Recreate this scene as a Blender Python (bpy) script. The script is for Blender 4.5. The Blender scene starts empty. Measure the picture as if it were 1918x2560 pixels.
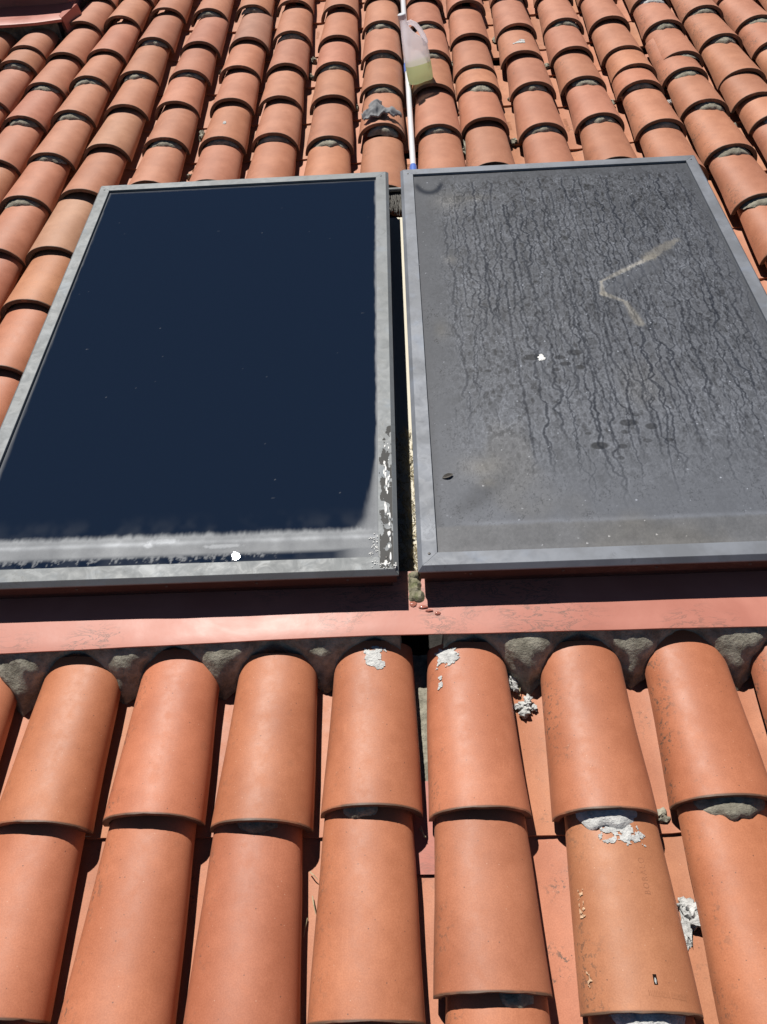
import bpy, bmesh, math, random
import numpy as np
from mathutils import Matrix, Vector, noise as mnoise

random.seed(11)
rng = np.random.default_rng(7)
scene = bpy.context.scene
COL = scene.collection

# The roof is laid out in its own frame (x across, y up the slope, z off the roof) and then the
# whole place is pitched up by PITCH, so that world z is really up.
PITCH = math.radians(18.0)
T = Matrix.Rotation(PITCH, 4, 'X')

# ------------------------------------------------------------------ camera
cam_d = bpy.data.cameras.new('camera')
cam = bpy.data.objects.new('camera', cam_d)
COL.objects.link(cam)
scene.camera = cam
cam_d.sensor_fit = 'HORIZONTAL'
cam_d.sensor_width = 36.0
cam_d.lens = 36.0 * 1929.35 / 1918.0
cam_d.clip_start = 0.02
cam_d.clip_end = 500.0
_r = ((0.99886027, 0.00200141, -0.04768811), (-0.02800937, -0.78442046, -0.61959666), (-0.03864759, 0.6202262, -0.78347037))
CM = Matrix(((_r[0][0], -_r[1][0], -_r[2][0], 0.08872456), (_r[0][1], -_r[1][1], -_r[2][1], -0.41236065),
             (_r[0][2], -_r[1][2], -_r[2][2], 1.45990889), (0, 0, 0, 1)))
cam.matrix_world = T @ CM

# ------------------------------------------------------------------ sky, sun, exposure
SUN_ROOF = Vector((-0.227, 0.564, 0.794)).normalized()
SUN = (T.to_3x3() @ SUN_ROOF).normalized()
world = bpy.data.worlds.new('World')
scene.world = world
world.use_nodes = True
wn = world.node_tree
bg = wn.nodes['Background']
sky = wn.nodes.new('ShaderNodeTexSky')
sky.sky_type = 'NISHITA'
sky.sun_disc = False
sky.sun_elevation = math.asin(SUN.z)
sky.sun_rotation = math.atan2(SUN.x, SUN.y)
sky.altitude = 3500.0
sky.air_density = 0.65
sky.dust_density = 0.1
sky.ozone_density = 1.4
wn.links.new(sky.outputs[0], bg.inputs[0])
bg.inputs[1].default_value = 0.05
sun_d = bpy.data.lights.new('sun', 'SUN')
sun_d.energy = 5.0
sun_d.angle = math.radians(0.53)
sun_d.color = (1.0, 0.955, 0.89)
sun = bpy.data.objects.new('sun', sun_d)
COL.objects.link(sun)
sun.rotation_euler = SUN.to_track_quat('Z', 'Y').to_euler()
sun.location = (0, 0, 8)
vs = scene.view_settings
vs.view_transform = 'Standard'
vs.look = 'None'
vs.exposure = 0.06
vs.gamma = 1.0
vs.use_curve_mapping = False
scene.cycles.max_bounces = 6
scene.cycles.diffuse_bounces = 1
scene.cycles.caustics_reflective = False
scene.cycles.caustics_refractive = False


# ------------------------------------------------------------------ node helpers
class NT:
    def __init__(s, name):
        s.m = bpy.data.materials.new(name)
        s.m.use_nodes = True
        s.t = s.m.node_tree
        s.b = s.t.nodes['Principled BSDF']
        s.out = s.t.nodes['Material Output']

    def n(s, typ, **kw):
        nd = s.t.nodes.new(typ)
        for k, v in kw.items():
            setattr(nd, k, v)
        return nd

    def l(s, a, b):
        s.t.links.new(a, b)

    def val(s, sock, v):
        if hasattr(v, 'links') or isinstance(v, bpy.types.NodeSocket):
            s.l(v, sock)
        else:
            sock.default_value = v

    def math(s, op, a, b=0.0, c=None, clamp=False):
        nd = s.n('ShaderNodeMath', operation=op, use_clamp=clamp)
        s.val(nd.inputs[0], a)
        s.val(nd.inputs[1], b)
        if c is not None:
            s.val(nd.inputs[2], c)
        return nd.outputs[0]

    def vmath(s, op, a, b):
        nd = s.n('ShaderNodeVectorMath', operation=op)
        s.val(nd.inputs[0], a)
        s.val(nd.inputs[1], b)
        return nd.outputs[0]

    def noise(s, vec, scale, detail=3.0, rough=0.55, dist=0.0):
        nd = s.n('ShaderNodeTexNoise')
        s.l(vec, nd.inputs['Vector'])
        nd.inputs['Scale'].default_value = scale
        nd.inputs['Detail'].default_value = detail
        nd.inputs['Roughness'].default_value = rough
        nd.inputs['Distortion'].default_value = dist
        return nd.outputs[0]

    def voro(s, vec, scale, feature='F1', out='Distance'):
        nd = s.n('ShaderNodeTexVoronoi', feature=feature)
        s.l(vec, nd.inputs['Vector'])
        nd.inputs['Scale'].default_value = scale
        return nd.outputs[out], nd

    def ramp(s, f, lo, hi, a=0.0, b=1.0):
        nd = s.n('ShaderNodeMapRange', interpolation_type='SMOOTHSTEP')
        s.val(nd.inputs[0], f)
        nd.inputs[1].default_value = lo
        nd.inputs[2].default_value = hi
        nd.inputs[3].default_value = a
        nd.inputs[4].default_value = b
        return nd.outputs[0]

    def mix(s, f, a, b, blend='MIX'):
        nd = s.n('ShaderNodeMix', data_type='RGBA', blend_type=blend)
        s.val(nd.inputs[0], f)
        s.val(nd.inputs[6], a)
        s.val(nd.inputs[7], b)
        return nd.outputs[2]

    def scale(s, vec, xyz):
        nd = s.n('ShaderNodeMapping')
        s.l(vec, nd.inputs[0])
        nd.inputs['Scale'].default_value = xyz
        return nd.outputs[0]

    def bump(s, h, strength, dist=0.002, normal=None):
        nd = s.n('ShaderNodeBump')
        nd.inputs['Strength'].default_value = strength
        nd.inputs['Distance'].default_value = dist
        s.l(h, nd.inputs['Height'])
        if normal is not None:
            s.l(normal, nd.inputs['Normal'])
        return nd.outputs[0]

    def bsdf(s, rough=0.5, spec=0.5, metal=0.0, color=None):
        s.b.inputs['Roughness'].default_value = rough
        s.b.inputs['Specular IOR Level'].default_value = spec
        s.b.inputs['Metallic'].default_value = metal
        if color is not None:
            s.val(s.b.inputs['Base Color'], color if not isinstance(color, tuple) else (*color[:3], 1.0))
        return s.m

    def objco(s, jitter=True):
        tc = s.n('ShaderNodeTexCoord')
        if not jitter:
            return tc.outputs['Object']
        oi = s.n('ShaderNodeObjectInfo')
        cb = s.n('ShaderNodeCombineXYZ')
        s.l(s.math('MULTIPLY', oi.outputs['Random'], 13.7), cb.inputs[0])
        s.l(s.math('MULTIPLY', oi.outputs['Random'], 31.1), cb.inputs[1])
        s.l(s.math('MULTIPLY', oi.outputs['Random'], 7.3), cb.inputs[2])
        s.oi = oi
        return s.vmath('ADD', tc.outputs['Object'], cb.outputs[0])


def mat_terracotta(name, pan=False):
    t = NT(name)
    co = t.objco()
    tc = t.n('ShaderNodeTexCoord')
    sep = t.n('ShaderNodeSeparateXYZ')
    t.l(tc.outputs['Object'], sep.inputs[0])
    base = t.oi.outputs['Color']
    big = t.noise(co, 7.0, 4.0, 0.6)
    c = t.mix(t.ramp(big, 0.36, 0.66), t.mix(1.0, base, (0.91, 0.88, 0.86, 1), 'MULTIPLY'), t.mix(1.0, base, (1.07, 1.09, 1.10, 1), 'MULTIPLY'))
    mid = t.noise(co, 38.0, 5.0, 0.65)
    c = t.mix(1.0, c, t.mix(mid, (0.88, 0.87, 0.86, 1), (1.10, 1.11, 1.12, 1)), 'MULTIPLY')
    # faint combed marks left by the mould, on patches only
    st = t.noise(t.scale(co, (260.0, 24.0, 120.0)), 1.0, 2.0, 0.5, 0.6)
    patch = t.ramp(t.noise(co, 11.0, 2.0), 0.55, 0.72)
    c = t.mix(t.math('MULTIPLY', patch, t.ramp(st, 0.5, 0.68, 0.0, 0.30)), c, t.mix(1.0, base, (1.28, 1.36, 1.40, 1), 'MULTIPLY'))
    # round water stains, barely darker
    sd, _ = t.voro(t.vmath('ADD', co, (0.3, 0.1, 0.2)), 8.0)
    c = t.mix(t.math('MULTIPLY', t.ramp(sd, 0.06, 0.10, 1.0, 0.0), 0.16), c, (0.22, 0.10, 0.06, 1))
    # pale grains and dark pits
    pd, pn = t.voro(co, 85.0)
    pick = t.ramp(pn.outputs['Color'], 0.54, 0.72)
    c = t.mix(t.math('MULTIPLY', t.ramp(pd, 0.03, 0.10, 0.6, 0.0), pick), c, (0.72, 0.46, 0.33, 1))
    dd, dn = t.voro(t.vmath('ADD', co, (1.7, 2.3, 0.4)), 70.0)
    pick2 = t.ramp(dn.outputs['Color'], 0.52, 0.62)
    c = t.mix(t.math('MULTIPLY', t.ramp(dd, 0.04, 0.11, 0.8, 0.0), pick2), c, (0.10, 0.055, 0.04, 1))
    # grey-black lichen on the flank that stays damp (a growth with its own shape)
    ln = t.noise(co, 120.0, 4.0, 0.7)
    ln2 = t.noise(co, 16.0, 3.0, 0.6)
    flank = t.ramp(sep.outputs[0], -0.088, -0.035, 1.0, 0.0) if not pan else t.ramp(t.noise(co, 9.0), 0.5, 0.66)
    amt = t.ramp(t.math('FRACT', t.math('MULTIPLY', t.oi.outputs['Random'], 17.3)), 0.15, 0.9, 0.35, 1.0)
    lm = t.math('MULTIPLY', t.math('MULTIPLY', t.ramp(ln, 0.53, 0.60), t.ramp(ln2, 0.42, 0.60)), t.math('MULTIPLY', flank, amt))
    c = t.mix(t.math('MULTIPLY', lm, 0.85), c, (0.085, 0.078, 0.062, 1))
    fine = t.noise(co, 420.0, 3.0, 0.6)
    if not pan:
        rim = t.math('MULTIPLY', t.ramp(sep.outputs[1], 0.0015, 0.005, 1.0, 0.0), t.ramp(ln2, 0.28, 0.50, 0.45, 0.9))  # front rim face darkened in the colour: dark growth plus painted-in shade
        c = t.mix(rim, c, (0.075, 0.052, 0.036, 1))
    t.val(t.b.inputs['Roughness'], t.ramp(mid, 0.3, 0.75, 0.44, 0.60))
    n1 = t.bump(fine, 0.09, 0.0012)
    n2 = t.bump(t.noise(co, 26.0, 3.0), 0.03, 0.004, n1)
    t.l(n2, t.b.inputs['Normal'])
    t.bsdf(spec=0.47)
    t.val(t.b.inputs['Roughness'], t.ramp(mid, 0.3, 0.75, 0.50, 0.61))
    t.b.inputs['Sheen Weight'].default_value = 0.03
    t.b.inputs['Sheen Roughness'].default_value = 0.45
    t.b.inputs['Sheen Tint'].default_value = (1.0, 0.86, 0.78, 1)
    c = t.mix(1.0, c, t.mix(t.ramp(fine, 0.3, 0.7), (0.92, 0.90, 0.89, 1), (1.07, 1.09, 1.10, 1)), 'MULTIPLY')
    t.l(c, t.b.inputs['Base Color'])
    return t.m


def mat_mortar(name, dark, light, bump=0.8, scale=1.0):
    t = NT(name)
    co = t.objco()
    n = t.noise(co, 28.0 * scale, 6.0, 0.7)
    g = t.noise(co, 260.0 * scale, 3.0, 0.7)
    c = t.mix(t.ramp(n, 0.32, 0.68), (*dark, 1), (*light, 1))
    c = t.mix(t.ramp(g, 0.55, 0.75, 0.0, 0.5), c, (dark[0] * .45, dark[1] * .45, dark[2] * .42, 1))
    nn = t.bump(g, bump * .5, 0.002)
    nn = t.bump(n, bump, 0.008, nn)
    t.l(nn, t.b.inputs['Normal'])
    t.bsdf(0.92, 0.2, 0.0, c)
    return t.m


def mat_painted(name, col, rough=0.45, wear=0.5, grime=(0.16, 0.10, 0.08), spec=0.45):
    t = NT(name)
    co = t.objco()
    a = t.noise(co, 5.0, 5.0, 0.6, 0.4)
    b = t.noise(t.scale(co, (14.0, 40.0, 40.0)), 1.0, 5.0, 0.7, 1.2)
    c = t.mix(t.ramp(a, 0.3, 0.7), (col[0] * .88, col[1] * .86, col[2] * .86, 1), (col[0] * 1.06, col[1] * 1.1, col[2] * 1.12, 1))
    # wavy dried-run outlines
    ln = t.ramp(t.math('ABSOLUTE', t.math('SUBTRACT', b, 0.5)), 0.0, 0.035, 1.0, 0.0)
    msk = t.ramp(t.noise(co, 4.2, 2.0), 0.46, 0.62)
    c = t.mix(t.math('MULTIPLY', t.math('MULTIPLY', ln, msk), wear), c, (*grime, 1))
    vd, vn = t.voro(co, 34.0)
    c = t.mix(t.math('MULTIPLY', t.ramp(vd, 0.05, 0.10, 0.75, 0.0), t.ramp(vn.outputs['Color'], 0.62, 0.68)), c, (*grime, 1))
    t.val(t.b.inputs['Roughness'], t.ramp(a, 0.3, 0.7, rough - .06, rough + .1))
    nn = t.bump(t.noise(co, 90.0, 3.0), 0.08, 0.002)
    t.l(nn, t.b.inputs['Normal'])
    t.bsdf(rough, spec, 0.0, c)
    t.val(t.b.inputs['Roughness'], t.ramp(a, 0.3, 0.7, rough - .06, rough + .1))
    return t.m


def mat_aluminium(name, c1, c2, stain, rough=0.42):
    t = NT(name)
    co = t.objco()
    a = t.noise(co, 9.0, 5.0, 0.6)
    b = t.noise(co, 30.0, 5.0, 0.65, 0.8)
    c = t.mix(t.ramp(a, 0.34, 0.66), (*c1, 1), (*c2, 1))
    c = t.mix(t.ramp(t.noise(co, 17.0, 4.0), 0.56, 0.70, 0.0, 0.5), c, (c2[0] * .95, c2[1] * 1.02, c2[2] * 1.12, 1))
    ln = t.ramp(t.math('ABSOLUTE', t.math('SUBTRACT', b, 0.47)), 0.0, 0.018, 1.0, 0.0)
    msk = t.ramp(t.noise(co, 6.0, 2.0), 0.50, 0.62)
    c = t.mix(t.math('MULTIPLY', t.math('MULTIPLY', ln, msk), 0.5), c, (*stain, 1))
    c = t.mix(t.ramp(b, 0.62, 0.74, 0.0, 0.45), c, (*stain, 1))
    t.l(t.bump(t.noise(co, 160.0, 2.0), 0.05, 0.001), t.b.inputs['Normal'])
    t.bsdf(rough, 0.4, 0.12, c)
    t.val(t.b.inputs['Roughness'], t.ramp(b, 0.3, 0.7, rough - .06, rough + .12))
    return t.m


def mat_glass(name, clean=(0.0078, 0.0150, 0.0320)):
    t = NT(name)
    at = t.n('ShaderNodeAttribute', attribute_name='dirt')
    co = t.objco(False)
    g = t.noise(co, 700.0, 3.0, 0.7)
    g2 = t.noise(co, 110.0, 4.0, 0.65)
    cov = t.math('MULTIPLY', at.outputs['Alpha'], t.ramp(g, 0.25, 0.75, 0.84, 1.12), clamp=True)
    dcol = t.mix(1.0, at.outputs['Color'], t.mix(g2, (0.86, 0.86, 0.87, 1), (1.12, 1.12, 1.11, 1)), 'MULTIPLY')
    t.bsdf(0.0, 0.5, 0.0, clean)
    t.l(t.bump(t.noise(t.scale(co, (28.0, 420.0, 1.0)), 1.0, 3.0, 0.6), 0.005, 0.0004), t.b.inputs['Normal'])
    d = t.n('ShaderNodeBsdfPrincipled')
    t.l(dcol, d.inputs['Base Color'])
    d.inputs['Roughness'].default_value = 0.55
    d.inputs['Specular IOR Level'].default_value = 0.3
    t.l(t.bump(g, 0.25, 0.0006), d.inputs['Normal'])
    mx = t.n('ShaderNodeMixShader')
    t.l(cov, mx.inputs[0])
    t.l(t.b.outputs[0], mx.inputs[1])
    t.l(d.outputs[0], mx.inputs[2])
    t.l(mx.outputs[0], t.out.inputs[0])
    return t.m


def mat_plain(name, col, rough=0.5, spec=0.4, metal=0.0, var=0.12, scale=40.0):
    t = NT(name)
    co = t.objco()
    n = t.noise(co, scale, 4.0, 0.6)
    c = t.mix(n, tuple(x * (1 - var) for x in col) + (1,), tuple(min(1, x * (1 + var)) for x in col) + (1,))
    t.bsdf(rough, spec, metal, c)
    return t.m


M = {}
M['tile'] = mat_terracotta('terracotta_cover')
M['pan'] = mat_terracotta('terracotta_pan', True)
M['mortar'] = mat_mortar('grey_mortar', (0.20, 0.185, 0.145), (0.43, 0.405, 0.325))
M['mortar_dark'] = mat_mortar('weathered_mortar', (0.10, 0.095, 0.078), (0.24, 0.225, 0.185))
M['mortar_white'] = mat_mortar('white_mortar', (0.46, 0.46, 0.45), (0.72, 0.72, 0.70), 1.0, 1.4)
M['flashing'] = mat_painted('salmon_painted_metal', (0.53, 0.205, 0.150), 0.46, 0.8)
M['kerb'] = mat_painted('red_painted_metal', (0.50, 0.175, 0.130), 0.42, 0.4)
M['casing'] = mat_painted('brown_red_casing', (0.058, 0.024, 0.019), 0.5, 0.4)
M['frame_l'] = mat_aluminium('dull_aluminium', (0.190, 0.202, 0.208), (0.228, 0.245, 0.256), (0.135, 0.13, 0.118), 0.56)
M['frame_r'] = mat_aluminium('bluish_aluminium', (0.168, 0.180, 0.202), (0.228, 0.246, 0.280), (0.105, 0.108, 0.118), 0.54)
M['glass'] = mat_glass('collector_glass')
M['deck'] = mat_mortar('dark_membrane', (0.03, 0.028, 0.026), (0.055, 0.05, 0.046))
M['cream'] = mat_plain('cream_board', (0.74, 0.70, 0.58), 0.75, 0.2, 0, 0.06, 30.0)
M['cloth'] = mat_plain('grey_rag', (0.27, 0.275, 0.285), 0.95, 0.1, 0, 0.35, 120.0)
M['white_pole'] = mat_plain('white_enamel', (0.78, 0.80, 0.83), 0.3, 0.5, 0, 0.03, 20.0)
M['blue'] = mat_plain('blue_plastic', (0.10, 0.20, 0.60), 0.4, 0.5, 0, 0.06, 30.0)
M['bristle'] = mat_plain('dark_bristle', (0.10, 0.095, 0.085), 0.6, 0.3, 0, 0.3, 90.0)
M['steel'] = mat_plain('grey_steel', (0.30, 0.31, 0.31), 0.45, 0.5, 0.3, 0.15, 60.0)
M['straw'] = mat_plain('dry_straw', (0.52, 0.45, 0.29), 0.8, 0.2, 0, 0.3, 30.0)
M['screw'] = mat_plain('screw_head', (0.10, 0.095, 0.09), 0.5, 0.5, 0.5, 0.2, 90.0)
M['leaf'] = mat_plain('brown_leaf', (0.10, 0.092, 0.082), 0.7, 0.2, 0, 0.3, 90.0)
M['foam'] = mat_plain('soap_foam', (0.82, 0.82, 0.80), 0.35, 0.5, 0, 0.05, 90.0)
M['stamp'] = mat_plain('stamp_shadow', (0.36, 0.155, 0.085), 0.8, 0.1, 0, 0.25, 200.0)
M['moss'] = mat_mortar('mossy_stone', (0.13, 0.15, 0.06), (0.34, 0.31, 0.23), 0.8, 1.2)
_t = NT('wet_film')
_t.bsdf(0.12, 0.5, 0.0, (0.095, 0.094, 0.090))
M['wet'] = _t.m
_t = NT('translucent_hdpe')
_t.b.inputs['Base Color'].default_value = (0.93, 0.91, 0.93, 1)
_t.b.inputs['Roughness'].default_value = 0.42
_t.b.inputs['Specular IOR Level'].default_value = 0.45
_tr = _t.n('ShaderNodeBsdfTranslucent')
_tr.inputs[0].default_value = (0.93, 0.90, 0.93, 1)
_m1 = _t.n('ShaderNodeMixShader')
_m1.inputs[0].default_value = 0.86
_t.l(_t.b.outputs[0], _m1.inputs[1])
_t.l(_tr.outputs[0], _m1.inputs[2])
_tp = _t.n('ShaderNodeBsdfTransparent')
_tp.inputs[0].default_value = (0.95, 0.97, 1.0, 1)
_m2 = _t.n('ShaderNodeMixShader')
_m2.inputs[0].default_value = 0.30
_t.l(_m1.outputs[0], _m2.inputs[1])
_t.l(_tp.outputs[0], _m2.inputs[2])
_t.l(_m2.outputs[0], _t.out.inputs[0])
M['hdpe'] = _t.m
_t = NT('green_detergent')
_t.b.inputs['Base Color'].default_value = (0.70, 0.88, 0.54, 1)
_t.b.inputs['Roughness'].default_value = 0.2
_tr = _t.n('ShaderNodeBsdfTranslucent')
_tr.inputs[0].default_value = (0.82, 0.97, 0.62, 1)
_m1 = _t.n('ShaderNodeMixShader')
_m1.inputs[0].default_value = 0.7
_t.l(_t.b.outputs[0], _m1.inputs[1])
_t.l(_tr.outputs[0], _m1.inputs[2])
_tp = _t.n('ShaderNodeBsdfTransparent')
_tp.inputs[0].default_value = (0.93, 0.97, 0.74, 1)
_m2 = _t.n('ShaderNodeMixShader')
_m2.inputs[0].default_value = 0.45
_t.l(_m1.outputs[0], _m2.inputs[1])
_t.l(_tp.outputs[0], _m2.inputs[2])
_t.l(_m2.outputs[0], _t.out.inputs[0])
M['liquid'] = _t.m


# ------------------------------------------------------------------ object helpers
def mesh(name, verts, faces, mat=None, smooth=True, angle=40):
    me = bpy.data.meshes.new(name)
    me.from_pydata([tuple(v) for v in verts], [], [tuple(f) for f in faces])
    me.validate()
    bm = bmesh.new()
    bm.from_mesh(me)
    bmesh.ops.recalc_face_normals(bm, faces=bm.faces)
    bm.to_mesh(me)
    bm.free()
    if smooth:
        me.polygons.foreach_set('use_smooth', [True] * len(me.polygons))
        me.set_sharp_from_angle(angle=math.radians(angle))
    if mat:
        me.materials.append(mat)
    return me


def link(name, me, parent=None, loc=(0, 0, 0), rot=(0, 0, 0)):
    o = bpy.data.objects.new(name, me)
    COL.objects.link(o)
    o.location = loc
    o.rotation_euler = rot
    if parent is not None:
        o.parent = parent
    return o


def tag(o, label, cat=None, group=None, kind=None):
    o['label'] = label
    if cat:
        o['category'] = cat
    if group:
        o['group'] = group
    if kind:
        o['kind'] = kind
    return o


def box_vf(x0, x1, y0, y1, z0, z1):
    v = [(x0, y0, z0), (x1, y0, z0), (x1, y1, z0), (x0, y1, z0), (x0, y0, z1), (x1, y0, z1), (x1, y1, z1), (x0, y1, z1)]
    f = [(0, 3, 2, 1), (4, 5, 6, 7), (0, 1, 5, 4), (1, 2, 6, 5), (2, 3, 7, 6), (3, 0, 4, 7)]
    return v, f


class MB:
    def __init__(s):
        s.v, s.f = [], []

    def add(s, v, f):
        o = len(s.v)
        s.v += [tuple(p) for p in v]
        s.f += [tuple(i + o for i in q) for q in f]

    def tube(s, pts, rad, n=6, cap=True):
        pts = [Vector(p) for p in pts]
        rads = rad if isinstance(rad, (list, tuple)) else [rad] * len(pts)
        v, f = [], []
        ref = Vector((0.13, 0.31, 0.94))
        for i, p in enumerate(pts):
            d = (pts[min(i + 1, len(pts) - 1)] - pts[max(i - 1, 0)]).normalized()
            a = d.cross(ref)
            if a.length < 1e-4:
                a = d.cross(Vector((1, 0, 0)))
            a.normalize()
            b = d.cross(a)
            for k in range(n):
                t = 2 * math.pi * k / n
                v.append(p + (a * math.cos(t) + b * math.sin(t)) * rads[i])
        for i in range(len(pts) - 1):
            for k in range(n):
                f.append((i * n + k, i * n + (k + 1) % n, (i + 1) * n + (k + 1) % n, (i + 1) * n + k))
        if cap:
            f.append(tuple(range(n))[::-1])
            f.append(tuple(range((len(pts) - 1) * n, len(pts) * n)))
        s.add(v, f)

    def blob(s, c, r, sub=1, jit=0.25, seed=0, flat=0.0):
        bm = bmesh.new()
        bmesh.ops.create_icosphere(bm, subdivisions=sub, radius=1.0)
        v = []
        for q in bm.verts:
            k = 1 + jit * mnoise.noise(q.co * 1.7 + Vector((seed * 3.1, seed * 1.3, 0.5)))
            p = Vector((q.co.x * r[0] * k, q.co.y * r[1] * k, q.co.z * r[2] * k))
            if p.z < -flat and flat > 0:
                p.z = -flat
            v.append(Vector(c) + p)
        f = [tuple(q.index for q in fc.verts) for fc in bm.faces]
        bm.free()
        s.add(v, f)

    def mesh(s, name, mat, smooth=True, angle=40):
        return mesh(name, s.v, s.f, mat, smooth, angle)


def fbm(p, o=4):
    return mnoise.fractal(Vector(p), 1.0, 2.0, o)


# ------------------------------------------------------------------ roof: deck and tiles
PT = 0.21           # spacing of the tile columns
A0, A1 = 0.094, 0.0775
H0, H1 = 0.076, 0.042
LT = 0.41
TH = 0.012


def a_at(s):
    return A0 + (A1 - A0) * s / LT


def h_at(s):
    return H0 + (H1 - H0) * s / LT


def cover_mesh(seed, length=LT, n=20, m=6, chip=0.0):
    rnd = random.Random(seed)
    off = Vector((seed * 5.3, seed * 2.1, 0.7))
    v, f = [], []
    for lay in (0, 1):
        for j in range(m + 1):
            s = length * j / m
            a, h = a_at(s), h_at(s)
            if lay:
                a, h = a - TH, h - TH
            for i in range(n + 1):
                t = math.pi * i / n
                cx, sz = math.cos(t), math.sin(t)
                x = a * math.copysign(abs(cx) ** 0.94, cx)
                z = h * abs(sz) ** 0.94
                w = 0.0012 * mnoise.noise(Vector((x * 9, s * 7, z * 9)) + off)
                x += w * 2
                z += w
                y = s
                if j == 0:
                    y += 0.0016 * mnoise.noise(Vector((t * 4.0, 0.3, 0)) + off)
                    if chip:
                        y += chip * max(0, mnoise.noise(Vector((t * 7.0, 3.3, 0)) + off) - 0.25)
                if j == m:
                    y += 0.002 * mnoise.noise(Vector((t * 4.0, 7.3, 0)) + off)
                v.append((x, y, z))
    W = n + 1
    N = W * (m + 1)
    for lay in (0, 1):
        for j in range(m):
            for i in range(n):
                q = (lay * N + j * W + i, lay * N + j * W + i + 1, lay * N + (j + 1) * W + i + 1, lay * N + (j + 1) * W + i)
                f.append(q)
    for i in range(n):
        f.append((i, i + 1, N + i + 1, N + i))
        f.append((m * W + i, m * W + i + 1, N + m * W + i + 1, N + m * W + i))
    for j in range(m):
        f.append((j * W, (j + 1) * W, N + (j + 1) * W, N + j * W))
        f.append((j * W + n, (j + 1) * W + n, N + (j + 1) * W + n, N + j * W + n))
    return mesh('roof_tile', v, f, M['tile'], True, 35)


def pan_mesh(seed, length=LT, n=10, m=3):
    off = Vector((seed * 3.3, seed * 1.7, 4.7))
    v, f = [], []
    hw = 0.086
    for lay in (0, 1):
        for j in range(m + 1):
            s = length * j / m
            zc = -0.022 - 0.010 * s / LT
            for i in range(n + 1):
                u = -1 + 2 * i / n
                x = hw * u
                z = zc + 0.022 * abs(u) ** 2.3 - (0.011 if lay else 0.0)
                z += 0.0010 * mnoise.noise(Vector((x * 9, s * 7, 0)) + off)
                y = s + (0.002 * mnoise.noise(Vector((u * 3, 0.3, 0)) + off) if j == 0 else 0)
                v.append((x, y, z))
    W = n + 1
    N = W * (m + 1)
    for lay in (0, 1):
        for j in range(m):
            for i in range(n):
                f.append((lay * N + j * W + i, lay * N + j * W + i + 1, lay * N + (j + 1) * W + i + 1, lay * N + (j + 1) * W + i))
    for i in range(n):
        f.append((i, i + 1, N + i + 1, N + i))
        f.append((m * W + i, m * W + i + 1, N + m * W + i + 1, N + m * W + i))
    for j in range(m):
        f.append((j * W, (j + 1) * W, N + (j + 1) * W, N + j * W))
        f.append((j * W + n, (j + 1) * W + n, N + (j + 1) * W + n, N + j * W + n))
    return mesh('pan_tile', v, f, M['pan'], True, 35)


dv, df = box_vf(-3.3, 3.0, -1.2, 5.4, -0.12, -0.075)
roof = link('roof', mesh('roof', dv, df, M['deck'], False))
tag(roof, 'pitched roof clad in rows of curved terracotta tiles', 'roof', kind='structure')

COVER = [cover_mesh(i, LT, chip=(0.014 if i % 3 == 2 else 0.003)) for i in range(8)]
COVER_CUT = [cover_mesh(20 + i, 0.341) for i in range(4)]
PANM = [pan_mesh(i) for i in range(5)]

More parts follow.
